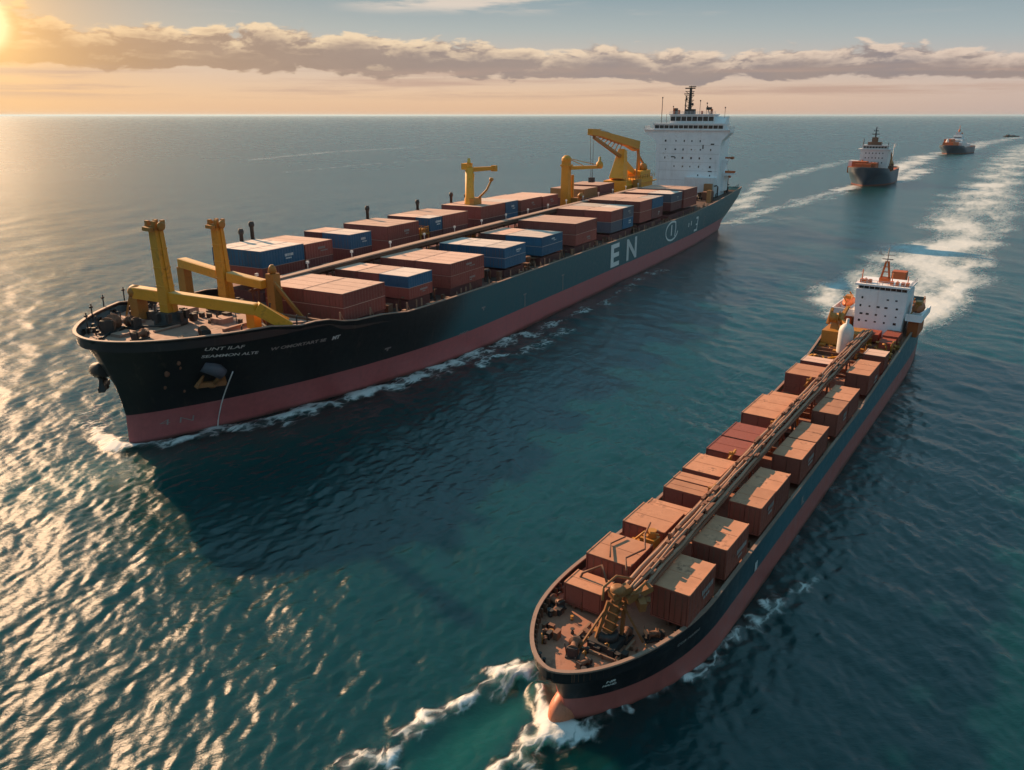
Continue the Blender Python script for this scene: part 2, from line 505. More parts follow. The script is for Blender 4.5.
class Hull:
    """a lofted hull: stem(z), stern(z), rail(x), half(x, z, side)"""
    def __init__(self, stem, stern, rail, B, Le, qe, Ls, ts, zfull, side=None, low=-4.0):
        self.stem, self.stern, self.rail, self.B, self.Le, self.qe, self.Ls, self.ts, self.zfull = stem, stern, rail, B, Le, qe, Ls, ts, zfull
        self.side = side or (lambda x, s: 1.0)
        self.low = low

    def half(self, x, z, s=-1):
        x0, x1 = interp(z, self.stem), interp(z, self.stern)
        w = max(0.0, min(1.0, z / self.zfull)) ** 1.3
        L = self.Le[0] + (self.Le[1] - self.Le[0]) * w
        q = self.qe[0] + (self.qe[1] - self.qe[0]) * w
        t = max(0.0, min(1.0, (x - x0) / L))
        f = (1 - (1 - t) ** 2) ** (1 / q)
        ts = self.ts[0] + (self.ts[1] - self.ts[0]) * w
        u = max(0.0, min(1.0, (x1 - x) / self.Ls))
        g = ts + (1 - ts) * (1 - (1 - u) ** 2.4)
        return self.B * f * g * self.side(x, s)

    def build(self, parent, mat, deckmat, deckz, inner=0.35, nz=18, nx=90):
        zt = np.linspace(0, 1, nz)
        us = (1 - np.cos(np.linspace(0, math.pi, nx))) / 2
        us = 0.55 * us + 0.45 * np.linspace(0, 1, nx) ** 1.6
        us[0], us[-1] = 0, 1
        V, F = [], []
        grid = {}
        def add(p):
            V.append(p); return len(V) - 1
        for s in (-1, 1):
            for i, u in enumerate(us):
                for j, t in enumerate(zt):
                    # solve for x, z on this rib: rail height depends on x
                    x = None
                    z = self.low + (20 - self.low) * t
                    xr = interp(12, self.stem) + u * (interp(12, self.stern) - interp(12, self.stem))
                    for _ in range(4):
                        z = self.low + (self.rail(xr) - self.low) * t
                        xr = interp(z, self.stem) + u * (interp(z, self.stern) - interp(z, self.stem))
                    h = 0.02 if i == 0 else self.half(xr, max(z, 0.0) if z > 0 else 0.0, s)
                    if z < 0:
                        h *= 1 - 0.10 * (z / self.low)
                    grid[s, i, j] = add((xr, s * h, z))
        for s in (-1, 1):
            for i in range(nx - 1):
                for j in range(nz - 1):
                    q = (grid[s, i, j], grid[s, i + 1, j], grid[s, i + 1, j + 1], grid[s, i, j + 1])
                    F.append(q if s < 0 else q[::-1])
        for j in range(nz - 1):       # transom and stem strip
            F.append((grid[-1, nx - 1, j], grid[1, nx - 1, j], grid[1, nx - 1, j + 1], grid[-1, nx - 1, j + 1]))
            F.append((grid[1, 0, j], grid[-1, 0, j], grid[-1, 0, j + 1], grid[1, 0, j + 1]))
        # inner face of the bulwark and its top
        inn = {}
        for s in (-1, 1):
            for i in range(nx):
                a = V[grid[s, i, nz - 1]]
                h = abs(a[1])
                hh = max(0.0, h - inner)
                x = a[0] + (inner if i == 0 else (-inner if i == nx - 1 else 0))
                dz = deckz(x)
                inn[s, i] = (add((x, s * hh, a[2])), add((x, s * hh, dz - 0.15)))
        for s in (-1, 1):
            for i in range(nx - 1):
                a, b, c, d = grid[s, i, nz - 1], grid[s, i + 1, nz - 1], inn[s, i + 1][0], inn[s, i][0]
                F.append((a, b, c, d) if s < 0 else (d, c, b, a))
                a, b, c, d = inn[s, i][0], inn[s, i + 1][0], inn[s, i + 1][1], inn[s, i][1]
                F.append((a, b, c, d) if s < 0 else (d, c, b, a))
        a = (grid[-1, nx - 1, nz - 1], grid[1, nx - 1, nz - 1], inn[1, nx - 1][0], inn[-1, nx - 1][0])
        F.append(a)
        F.append((inn[-1, nx - 1][0], inn[1, nx - 1][0], inn[1, nx - 1][1], inn[-1, nx - 1][1]))
        me = bpy.data.meshes.new('hull')
        me.from_pydata(V, [], F)
        me.materials.append(mat)
        bm = bmesh.new(); bm.from_mesh(me)
        bmesh.ops.remove_doubles(bm, verts=bm.verts, dist=0.001)
        bm.to_mesh(me); bm.free()
        n_side = 2 * (nx - 1) * (nz - 1)
        for k, p in enumerate(me.polygons):
            p.use_smooth = abs(p.normal.z) < 0.9
        me.set_sharp_from_angle(angle=R(35))
        ho = link('hull', me, parent)
        # deck sheet
        D, DF = [], []
        ns = 9
        for i in range(nx):
            xa = V[inn[-1, i][1]]; xb = V[inn[1, i][1]]
            for k in range(ns):
                t = k / (ns - 1)
                y = xa[1] + (xb[1] - xa[1]) * t
                D.append((xa[0], y, deckz(xa[0])))
        for i in range(nx - 1):
            for k in range(ns - 1):
                DF.append((i * ns + k, (i + 1) * ns + k, (i + 1) * ns + k + 1, i * ns + k + 1))
        dm = bpy.data.meshes.new('deck')
        dm.from_pydata(D, [], DF)
        for mm in (deckmat if isinstance(deckmat, (list, tuple)) else [deckmat]):
            dm.materials.append(mm)
        if isinstance(deckmat, (list, tuple)):
            for p in dm.polygons:
                p.material_index = 0 if p.center.x < deckmat_split.get(parent.name, 1e9) else 1
        link('deck', dm, parent)
        # cap rail
        cp = MB()
        for s in (-1, 1):
            pts = [Vector(V[grid[s, i, nz - 1]]) + Vector((0, -s * inner / 2, 0.03)) for i in range(nx)]
            for i in range(nx - 1):
                a, b = pts[i], pts[i + 1]
                o = len(cp.v)
                for c in (a, b):
                    for dy, dz in ((-0.5, 0), (0.5, 0), (0.5, 1), (-0.5, 1)):
                        nrm = (b - a).cross(Vector((0, 0, 1))).normalized()
                        q = c + nrm * (dy * (inner + 0.14)) + Vector((0, 0, dz * 0.16))
                        cp.v.append(tuple(q))
                for f in ((0, 4, 5, 1), (1, 5, 6, 2), (2, 6, 7, 3), (3, 7, 4, 0)):
                    cp.f.append(tuple(o + k for k in f)); cp.mi.append(0); cp.sm.append(False)
        cp.build('cap_rail', M_TEALTRIM, parent)
        return ho

    def wrap(self, me, s=-1, off=0.06, axis_z=True):
        """bend a flat x/z mesh (x along, y depth, z up) round the shell"""
        for v in me.vertices:
            x, d, z = v.co
            v.co = (x, s * (self.half(x, z, s) + off + d), z)


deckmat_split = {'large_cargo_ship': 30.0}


def text_mesh(txt, size, sx=1.0, ext=0.02, bold=0.0):
    cu = bpy.data.curves.new('text_shape', 'FONT')
    cu.body = txt
    cu.size = size
    cu.extrude = ext
    cu.offset = bold
    ob = bpy.data.objects.new('text_shape', cu)
    C.objects.link(ob)
    dg = bpy.context.evaluated_depsgraph_get()
    me = bpy.data.meshes.new_from_object(ob.evaluated_get(dg))
    bpy.data.objects.remove(ob)
    bpy.data.curves.remove(cu)
    for v in me.vertices:
        v.co.x *= sx
    return me


def hull_text(hull, parent, txt, x, z, size, mat, sx=1.0, bold=0.0, slope=0.0, s=-1, name='lettering'):
    """lettering on the port shell, reading towards the stern"""
    me = text_mesh(txt, size, sx, 0.015, bold)
    # split long edges so the letters follow the curve
    bm = bmesh.new(); bm.from_mesh(me)
    bmesh.ops.triangulate(bm, faces=bm.faces)
    bm.to_mesh(me); bm.free()
    for v in me.vertices:
        tx, ty, tz = v.co
        v.co = (x + tx, tz, z + ty + slope * tx)
    hull.wrap(me, s, 0.10)
    me.materials.clear(); me.materials.append(mat)
    return link(name, me, parent)


# ------------------------------------------------------------------ containers
CONT = {}
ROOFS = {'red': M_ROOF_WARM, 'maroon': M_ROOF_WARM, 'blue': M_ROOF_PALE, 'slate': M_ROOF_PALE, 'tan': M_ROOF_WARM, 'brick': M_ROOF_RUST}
BODY = {'red': M_RED, 'maroon': M_MAROON, 'blue': M_BLUE, 'slate': M_SLATE, 'tan': M_TAN, 'brick': M_BRICK}


def container_meshes(L, W, H):
    key = (round(L, 1), round(W, 1), round(H, 2))
    if key in CONT:
        return CONT[key]
    L, W, H = key
    b = MB()
    fr = 0.16
    dp = 0.07
    # corner posts, bottom and top rails
    for x in (0, L - fr):
        for y in (-W / 2, W / 2 - fr):
            b.box(x, x + fr, y, y + fr, 0, H - 0.06)
    for y in (-W / 2 + 0.004, W / 2 - fr - 0.004):
        b.box(fr, L - fr, y, y + fr, 0, fr)
        b.box(fr, L - fr, y, y + fr, H - fr - 0.06, H - 0.063)
    for x in (0.004, L - fr - 0.004):
        b.box(x, x + fr, -W / 2 + fr, W / 2 - fr, 0, fr)
        b.box(x, x + fr, -W / 2 + fr, W / 2 - fr, H - fr - 0.06, H - 0.063)
    # corrugated walls: zig-zag outline extruded
    def corr(n, a0, a1):
        st = (a1 - a0) / (n * 4)
        P = []
        for i in range(n):
            t = a0 + i * 4 * st
            P += [(t, 0.03), (t + st, 0.03), (t + 2 * st, 0.03 + dp), (t + 3 * st, 0.03 + dp)]
        P.append((a1, 0.03))
        return P
    for (side, a0, a1) in (('y-', fr, L - fr), ('y+', fr, L - fr), ('x+', -W / 2 + fr, W / 2 - fr)):
        P = corr(max(6, int((a1 - a0) / 0.8)), a0, a1)
        o = len(b.v)
        for z in (fr, H - fr - 0.06):
            for t, d in P:
                b.v.append((t, -W / 2 + d, z) if side == 'y-' else (t, W / 2 - d, z) if side == 'y+' else (L - d, t, z))
        n = len(P)
        for i in range(n - 1):
            b.f.append((o + i, o + i + 1, o + n + i + 1, o + n + i)); b.mi.append(0); b.sm.append(False)
    b.box(fr, L - fr, -W / 2 + fr, W / 2 - fr, 0.02, 0.08)
    body = b.mesh('container_body', [M_RED])
    r = MB()
    r.box(0.02, L - 0.02, -W / 2 + 0.02, W / 2 - 0.02, H - 0.06, H)
    nseam = max(2, int(L / 3))
    for i in range(1, nseam):
        x = L * i / nseam
        r.box(x - 0.05, x + 0.05, -W / 2 + 0.1, W / 2 - 0.1, H, H + 0.03)
    for y in (-W / 2 + 0.02, W / 2 - 0.14):
        r.box(0.02, L - 0.02, y, y + 0.12, H + 0.002, H + 0.05)
    roof = r.mesh('roof', [M_ROOF_WARM])
    d = MB()
    nd = max(2, int(round(W / 2.2)))
    w = (W - 2 * fr - 0.04) / nd
    for i in range(nd):
        y0 = -W / 2 + fr + 0.02 + i * w
        d.box(0.02, 0.08, y0 + 0.03, y0 + w - 0.03, fr + 0.02, H - fr - 0.08)
    door = d.mesh('door', [M_RED])
    k = MB()
    for i in range(nd):
        y0 = -W / 2 + fr + 0.02 + i * w
        for yy in (y0 + w * 0.3, y0 + w * 0.7):
            k.tube([(-0.02, yy, fr), (-0.02, yy, H - fr - 0.08)], 0.03, 5)
    bars = k.mesh('locking_bar', [M_RUSTY])
    CONT[key] = (body, roof, door, bars)
    return CONT[key]


def recol(me, mat):
    key = (me.name, mat.name)
    if key not in CONT:
        c = me.copy()
        c.materials.clear(); c.materials.append(mat)
        CONT[key] = c
    return CONT[key]


def side_marks(L, H, seed, text=None):
    """painted ident marks near the aft upper end of the port wall"""
    rr = random.Random(seed)
    m = MB()
    x = L * rr.uniform(0.45, 0.6)
    z = H * rr.uniform(0.35, 0.6)
    for i in range(rr.randint(5, 8)):
        w = rr.uniform(0.18, 0.34)
        if i == 0: m.piece()
        m.box(x, x + w, -0.02, 0.0, z, z + H * 0.16)
        x += w + 0.12
    x = L * 0.55
    for i in range(rr.randint(3, 5)):
        w = rr.uniform(0.16, 0.5)
        if i == 0: m.piece()
        m.box(x, x + w, -0.02, 0.0, z - H * 0.16, z - H * 0.08)
        x += w + 0.1
    return m


N_CONT = 0


def container(root, x0, x1, y0, y1, z, H, colour, label, group, roof=None, mark=None, door=True, bars=True, rz=0.0, sag=0.0):
    global N_CONT
    L, W = x1 - x0, y1 - y0
    body, rf, dr, lb = container_meshes(L, W, H)
    e = empty('cargo_container')
    place(root, e, x0, (y0 + y1) / 2, z, rz)
    tag(e, label, 'container', group)
    link('container_body', recol(body, BODY[colour]), e)
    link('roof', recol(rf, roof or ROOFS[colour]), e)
    if door:
        d = link('door', recol(dr, BODY[colour]), e)
        if bars:
            link('locking_bar', lb, d)
    if mark:
        mk = side_marks(L, H, mark)
        for i, v in enumerate(mk.v):
            mk.v[i] = (v[0], v[1] - W / 2, v[2])
        mk.build_each('marking', M_OFFWHITE if colour == 'blue' else M_MARK_DIM, e)
    N_CONT += 1
    return e



# ------------------------------------------------------------------ sea: three bands of spectral waves on one fan-shaped sheet
def wave_tile(N, L, lam_lo, lam_hi, rms, wind_deg, spread, seed):
    r = np.random.default_rng(seed)
    k1 = np.fft.fftfreq(N, L / N) * 2 * np.pi
    kx, ky = np.meshgrid(k1, k1, indexing='xy')
    k = np.hypot(kx, ky); k[0, 0] = 1
    lam = 2 * np.pi / k
    amp = k ** -2.0 * np.exp(-(lam_lo / lam) ** 2 * 0.7) * np.exp(-(lam / lam_hi) ** 2)
    wx, wy = math.cos(R(wind_deg)), math.sin(R(wind_deg))
    cs = (kx * wx + ky * wy) / k
    amp *= (np.abs(cs) ** spread + 0.06)
    amp[0, 0] = 0
    ph = (r.normal(size=(N, N)) + 1j * r.normal(size=(N, N))) * amp
    h = np.real(np.fft.ifft2(ph))
    h *= rms / h.std()
    # sharpen crests
    h = h + 0.22 * (h * np.abs(h) / rms) * 0.5
    return h


def sample(tile, L, x, y, rot):
    N = tile.shape[0]
    c, s = math.cos(rot), math.sin(rot)
    u = ((x * c - y * s) / L % 1.0) * N
    v = ((x * s + y * c) / L % 1.0) * N
    i = np.floor(u).astype(int) % N; j = np.floor(v).astype(int) % N
    fu = u - np.floor(u); fv = v - np.floor(v)
    fu = fu * fu * (3 - 2 * fu) * 0.35 + fu * 0.65; fv = fv * fv * (3 - 2 * fv) * 0.35 + fv * 0.65
    i2, j2 = (i + 1) % N, (j + 1) % N
    return (tile[j, i] * (1 - fu) + tile[j, i2] * fu) * (1 - fv) + (tile[j2, i] * (1 - fu) + tile[j2, i2] * fu) * fv


NOISE_TILE = None


def poly_field(x, y, pts, widths, strengths, warp=0.0):
    """soft distance field to a polyline: max over segments of strength * exp(-(d/w)^2)"""
    global NOISE_TILE
    out = np.zeros_like(x)
    P = np.array(pts, float)
    if warp:
        if NOISE_TILE is None:
            NOISE_TILE = [wave_tile(512, 128.0, 1.6, 9.0, 1.0, 30, 0.0, q) for q in (21, 22, 23)]
        k = 1.0 / float(np.mean(widths))
        n = [sample(t, 128.0, x * k * 1.4 + 11 * i, y * k * 1.4, 0.3) for i, t in enumerate(NOISE_TILE)]
        a = warp * float(np.mean(widths))
        mod = np.clip(1.0 + (0.30 if warp > 0.3 else 0.12) * n[2], 0.25, 1.7)
        x = x + a * n[0]; y = y + a * n[1]
    for a in range(len(P) - 1):
        p, q = P[a], P[a + 1]
        d = q - p
        L2 = (d ** 2).sum()
        t = np.clip(((x - p[0]) * d[0] + (y - p[1]) * d[1]) / L2, 0, 1)
        dist = np.hypot(x - p[0] - t * d[0], y - p[1] - t * d[1])
        w = widths[a] + (widths[a + 1] - widths[a]) * t
        s = strengths[a] + (strengths[a + 1] - strengths[a]) * t
        out = np.maximum(out, s * np.exp(-(dist / w) ** 2))
    return out * mod if warp else out


# foam: (object it belongs to, polyline on the water, half-widths, strengths)
FOAM = [
    ('big', [(-65.5, 121.0), (-60.6, 115.9), (-55.8, 118.6), (-51.0, 121.5), (-37.2, 132.7), (-21.8, 150.7), (-12.6, 163.0), (-2.2, 179.0), (9.0, 194.0)],
     [1.6, 1.8, 1.3, 1.4, 2.4, 2.6, 2.6, 2.2, 2.0], [0.8, 0.95, 0.75, 0.78, 0.98, 0.98, 0.80, 0.62, 0.30]),
    ('big', [(9.0, 194.0), (26, 222), (52, 275)], [1.8, 2.0, 2.2], [0.36, 0.34, 0.30]),
    ('big', [(-60.9, 117.2), (-65.9, 121.2), (-71.5, 127.5), (-75, 135)], [1.5, 1.6, 2.2, 3.0], [1.0, 0.8, 0.55, 0.25]),
    ('big', [(-9.5, 160), (3, 174), (14, 192)], [1.6, 2.2, 3.0], [0.55, 0.42, 0.2]),
    ('near_bow', [(2.6, 63.6), (1.6, 63.6), (-0.7, 62.4), (-3.9, 60.0), (-7.2, 56.3), (-9.8, 53.8), (-13.2, 50.6)], [1.5, 1.4, 1.15, 1.0, 1.0, 1.1, 1.2], [1.0, 0.92, 0.74, 0.64, 0.66, 0.70, 0.70]),
    ('near_bow', [(2.2, 61.0), (2.7, 58.2), (3.9, 55.6), (1.8, 53.2), (-0.6, 51.2)], [0.8, 0.9, 1.4, 1.3, 1.2], [0.8, 0.8, 1.0, 0.85, 0.75]),
    ('near_bow', [(3.8, 55.4), (5.6, 55.5), (7.1, 56.7), (9.0, 58.6)], [1.2, 1.25, 1.2, 0.8], [1.0, 0.8, 0.62, 0.45]),
    ('near_bow', [(7.0, 56.6), (8.6, 58.0), (11.9, 60.2), (17.4, 62.8), (20.5, 65.2)], [0.5, 0.7, 0.9, 0.8, 0.6], [0.55, 0.6, 0.64, 0.62, 0.3]),
    ('near_bow', [(17.4, 64.2), (23.4, 69.3), (28.6, 73.9), (34.0, 79.4)], [0.8, 1.0, 1.1, 1.0], [0.5, 0.6, 0.62, 0.3]),
    ('near_bow', [(33.4, 90.0), (43.5, 108.0), (55.5, 124.0), (65.3, 136.0)], [0.8, 1.1, 1.3, 1.2], [0.34, 0.55, 0.46, 0.2]),
    ('near_wake', [(86.0, 192.0), (104.0, 206.0), (124.1, 240.0), (156.1, 294.7), (214.9, 388.2), (324.2, 561.8), (523.5, 874.2), (911.2, 1468.3)],
     [7, 10, 13, 15, 17, 21, 26, 35], [0.95, 1.0, 1.0, 0.95, 0.88, 0.80, 0.72, 0.6]),
    ('near_wake', [(108.0, 203.0), (122.0, 222.0), (157.6, 276.0), (226.9, 378.0), (343.4, 560.0)], [4.5, 6, 7, 8, 9], [0.9, 0.9, 0.72, 0.6, 0.4]),
    ('near_wake', [(90.0, 198.6), (86.6, 205.0), (87.5, 216.0), (92.5, 231.0), (103.8, 249.0), (119.3, 270.0)], [5.5, 6.5, 6, 6, 6, 6], [0.95, 0.98, 0.95, 0.85, 0.6, 0.4]),
    ('near_wake', [(97.0, 214.0), (116.0, 252.0), (150.0, 312.0)], [8, 10, 11], [0.85, 0.72, 0.4]),
    ('big_wake', [(106, 395), (134.9, 442.5), (170.8, 483.8), (231.6, 561.8)], [5, 7, 7, 6], [0.55, 0.62, 0.55, 0.4]),
    ('big_wake', [(100, 420), (133.7, 478.2), (209.5, 668.6), (266.6, 764.8), (396.4, 973.3)], [6, 9, 11, 12, 12], [0.5, 0.72, 0.66, 0.6, 0.4]),
    ('big_wake', [(105, 388), (128, 405), (160, 425)], [5, 6, 7], [0.45, 0.36, 0.2]),
    ('far_bow', [(255, 612), (246, 598), (221.4, 561.8), (178.8, 507.3), (130.9, 428.7)], [6, 6, 6, 6, 6], [0.95, 1.0, 0.8, 0.55, 0.3]),
    ('far_wake', [(286, 650), (369.4, 793.2), (500.7, 1019.3), (610.4, 1187.3)], [8, 14, 16, 14], [0.7, 0.95, 0.85, 0.6]),
    ('far_wake', [(296, 640), (312.6, 668.6), (373.1, 764.8), (432.5, 856.8)], [8, 11, 12, 8], [0.6, 1.0, 0.9, 0.3]),
    ('farthest_wake', [(640, 1190), (698.4, 1293.6), (934.2, 1633.4), (1218.5, 2008.4)], [13, 20, 22, 24], [0.8, 0.75, 0.65, 0.5]),
    ('none', [(-307.2, 973.3), (-259.6, 1187.3), (-151.7, 1375.5)], [9, 10, 9], [0.34, 0.42, 0.34]),
    ('none', [(-210, 760), (-150, 900), (-60, 1010)], [5, 6, 6], [0.25, 0.33, 0.2]),
]


def build_sea():
    h = 50.0
    # radial rows: even steps of view depression seen from the mast height of the photograph's vantage
    dep = np.radians(np.linspace(52, 3.0, 800))
    r1 = h / np.tan(dep)
    r2 = np.geomspace(r1[-1] * 1.006, 3000, 150)
    r3 = np.geomspace(3200, 120000, 40)
    rr = np.concatenate([[4.0, 14.0, 24.0, 32.0], r1[r1 > 36], r2, r3])
    th = np.concatenate([np.linspace(-180, -52, 40)[:-1], np.linspace(-52, 52, 1300), np.linspace(52, 180, 40)[1:]])
    th = np.radians(th)
    nr, nt = len(rr), len(th)
    Rr, Th = np.meshgrid(rr, th, indexing='ij')
    X = Rr * np.sin(Th); Y = Rr * np.cos(Th)
    dr = np.gradient(rr)[:, None] * np.ones((1, nt))
    Z = np.zeros_like(X)
    bands = [(512, 310.0, 9.0, 60.0, 0.10, 205, 2.0, 3, 0.35), (512, 127.0, 3.2, 11.0, 0.056, 190, 1.6, 5, -0.2), (512, 53.0, 1.1, 3.4, 0.031, 215, 1.2, 8, 0.9)]
    for (N, L, lo, hi, rms, wd, sp, seed, rot) in bands:
        t = wave_tile(N, L, lo, hi, rms, wd, sp, seed)
        fade = np.clip(1.6 - dr / (lo * 0.55), 0, 1)
        m = fade[:, 0] > 0
        Z[m] += sample(t, L, X[m], Y[m], rot) * fade[m]
    # patches of calmer and rougher water
    F = np.zeros_like(X)
    own = {}
    near = Rr < 2600
    for name, pts, w, s in FOAM:
        P = np.array(pts)
        pad = max(w) * 4
        m = near & (X > P[:, 0].min() - pad) & (X < P[:, 0].max() + pad) & (Y > P[:, 1].min() - pad) & (Y < P[:, 1].max() + pad)
        f = poly_field(X[m], Y[m], pts, w, s, 0.42 if np.mean(w) < 3 else 0.20)
        F[m] = np.maximum(F[m], f)
        own.setdefault(name, np.zeros_like(X))
        own[name][m] = np.maximum(own[name][m], f)
    Z += np.clip(F, 0, 1) * 0.22 * np.clip(1.5 - dr / 2.0, 0, 1)
    # raised bow-wave crests of the near ship and the hollow between them
    crest = poly_field(X, Y, [(2.2, 63.4), (-0.7, 62.4), (-7.2, 56.3), (-13.2, 50.6)], [1.7, 1.5, 1.5, 1.6], [0.7, 0.4, 0.32, 0.3])
    crest = np.maximum(crest, poly_field(X, Y, [(2.4, 60.5), (3.9, 55.6), (1.8, 53.2), (-0.6, 51.2)], [1.0, 1.3, 1.4, 1.4], [0.8, 0.55, 0.35, 0.25]))
    crest = np.maximum(crest, poly_field(X, Y, [(3.8, 55.4), (7.1, 56.7), (11.9, 60.2), (17.4, 62.8)], [0.9, 0.9, 0.8, 0.7], [0.6, 0.35, 0.25, 0.15]))
    crest = np.maximum(crest, poly_field(X, Y, [(-62.5, 118.5), (-60.5, 115.8), (-51, 121.3), (-37, 132.4), (-21.6, 150.5)], [1.8, 1.6, 1.2, 1.5, 1.6], [0.9, 0.7, 0.25, 0.4, 0.3]))
    hollow = poly_field(X, Y, [(1.0, 60.2), (-3.0, 56.0), (-6.0, 51.5)], [1.6, 2.2, 2.6], [0.5, 0.45, 0.35])
    Z = Z * (1 - 0.6 * np.clip(hollow * 2, 0, 1)) + crest - hollow * 0.9
    aer = np.clip(poly_field(X, Y, [(1.0, 60.2), (-3.0, 56.0), (-6.5, 51.0)], [2.2, 3.0, 3.4], [1, 1, 0.8]), 0, 1)
    wk = np.maximum(own['near_wake'], own['big_wake'])
    aer = np.maximum(aer, np.clip(wk * 0.55, 0, 0.6))
    aer = np.maximum(aer, 0.5 * poly_field(X, Y, [(-66, 104), (-52, 112), (-30, 128)], [9, 10, 8], [1, 0.8, 0.4]))
    aer = np.maximum(aer, np.clip(own['near_bow'] * 0.8, 0, 0.65))
    aer = np.maximum(aer, np.clip(own['big'] * 0.6, 0, 0.45))
    co = np.stack([X, Y, Z], -1).reshape(-1, 3).astype(np.float32)
    # analytic-enough smooth normals, shared by the pieces so their borders do not show
    dXi = np.gradient(co.reshape(nr, nt, 3), axis=0); dXj = np.gradient(co.reshape(nr, nt, 3), axis=1)
    nrm = np.cross(dXj, dXi)
    nrm[:, :, :] *= np.sign(nrm[:, :, 2:3])
    nrm /= np.linalg.norm(nrm, axis=2, keepdims=True) + 1e-9
    nrm = nrm.reshape(-1, 3)
    idx = np.arange(nr * nt).reshape(nr, nt)
    q = np.stack([idx[:-1, :-1], idx[:-1, 1:], idx[1:, 1:], idx[1:, :-1]], -1)
    mid = lambda A: np.maximum(np.maximum(A[:-1, :-1], A[1:, 1:]), np.maximum(A[:-1, 1:], A[1:, :-1]))
    piece = np.zeros((nr - 1, nt - 1), int)
    names = [n for n in own if n != 'none']
    best = np.full((nr - 1, nt - 1), 0.30)
    for k, n in enumerate(names):
        f = mid(own[n])
        m = f > best
        piece[m] = k + 1
        best[m] = f[m]
    mat = sea_material()
    lab = {'big': ('bow_wave', 'white foam breaking along the waterline of the large dark-hulled ship'),
           'near_bow': ('bow_wave', 'curling white bow wave thrown up by the slender ship with rust-red containers'),
           'near_wake': ('wake', 'broad churned white wake trailing behind the slender ship'),
           'big_wake': ('wake', 'thin pale wake streaks spreading off the stern of the large ship'),
           'far_bow': ('bow_wave', 'small bow wave in front of the distant orange and white ship'),
           'far_wake': ('wake', 'two white wake bands between the two distant orange and white ships'),
           'farthest_wake': ('wake', 'pale wake line from the small white ship towards the low barge')}
    flat = piece.reshape(-1)
    quads = q.reshape(-1, 4)
    veil = np.zeros_like(F)
    for n, g in (('near_wake', 1.0), ('big_wake', 0.95), ('far_wake', 1.0), ('farthest_wake', 1.0), ('far_bow', 0.9), ('near_bow', 0.80), ('big', 0.62), ('none', 0.5)):
        veil = np.maximum(veil, own[n] * g)
    F = np.where(own['near_bow'] > 0.02, F * 0.88, F)
    for n in ('near_wake', 'big_wake', 'far_wake', 'farthest_wake', 'far_bow'):
        F = np.where(own[n] > 0.02, F * 0.62, F)
    Vf = veil.reshape(-1).astype(np.float32)
    Ff, Af = F.reshape(-1).astype(np.float32), aer.reshape(-1).astype(np.float32)
    for k in range(len(names) + 1):
        sel = quads[flat == k]
        if len(sel) == 0:
            continue
        used, inv = np.unique(sel, return_inverse=True)
        inv = inv.reshape(-1, 4)
        nm = 'water' if k == 0 else lab[names[k - 1]][0]
        me = bpy.data.meshes.new(nm)
        me.vertices.add(len(used)); me.loops.add(inv.size); me.polygons.add(len(inv))
        me.vertices.foreach_set('co', co[used].ravel())
        me.loops.foreach_set('vertex_index', inv.ravel().astype(np.int32))
        me.polygons.foreach_set('loop_start', np.arange(0, inv.size, 4, dtype=np.int32))
        me.polygons.foreach_set('use_smooth', np.ones(len(inv), bool))
        me.update(calc_edges=True)
        a = me.attributes.new('foam', 'FLOAT', 'POINT'); a.data.foreach_set('value', Ff[used])
        a = me.attributes.new('veil', 'FLOAT', 'POINT'); a.data.foreach_set('value', Vf[used])
        a = me.attributes.new('aeration', 'FLOAT', 'POINT'); a.data.foreach_set('value', Af[used])
        me.normals_split_custom_set_from_vertices(nrm[used].astype(float).tolist()) if k else me.normals_split_custom_set_from_vertices(nrm[used].astype(float))
        me.materials.append(mat)
        o = link(nm, me)
        if k == 0:
            tag(o, 'open teal sea with small wind waves reaching the horizon', 'sea', None, 'structure')
        else:
            tag(o, lab[names[k - 1]][1], 'wake' if nm == 'wake' else 'bow wave', None, 'stuff')


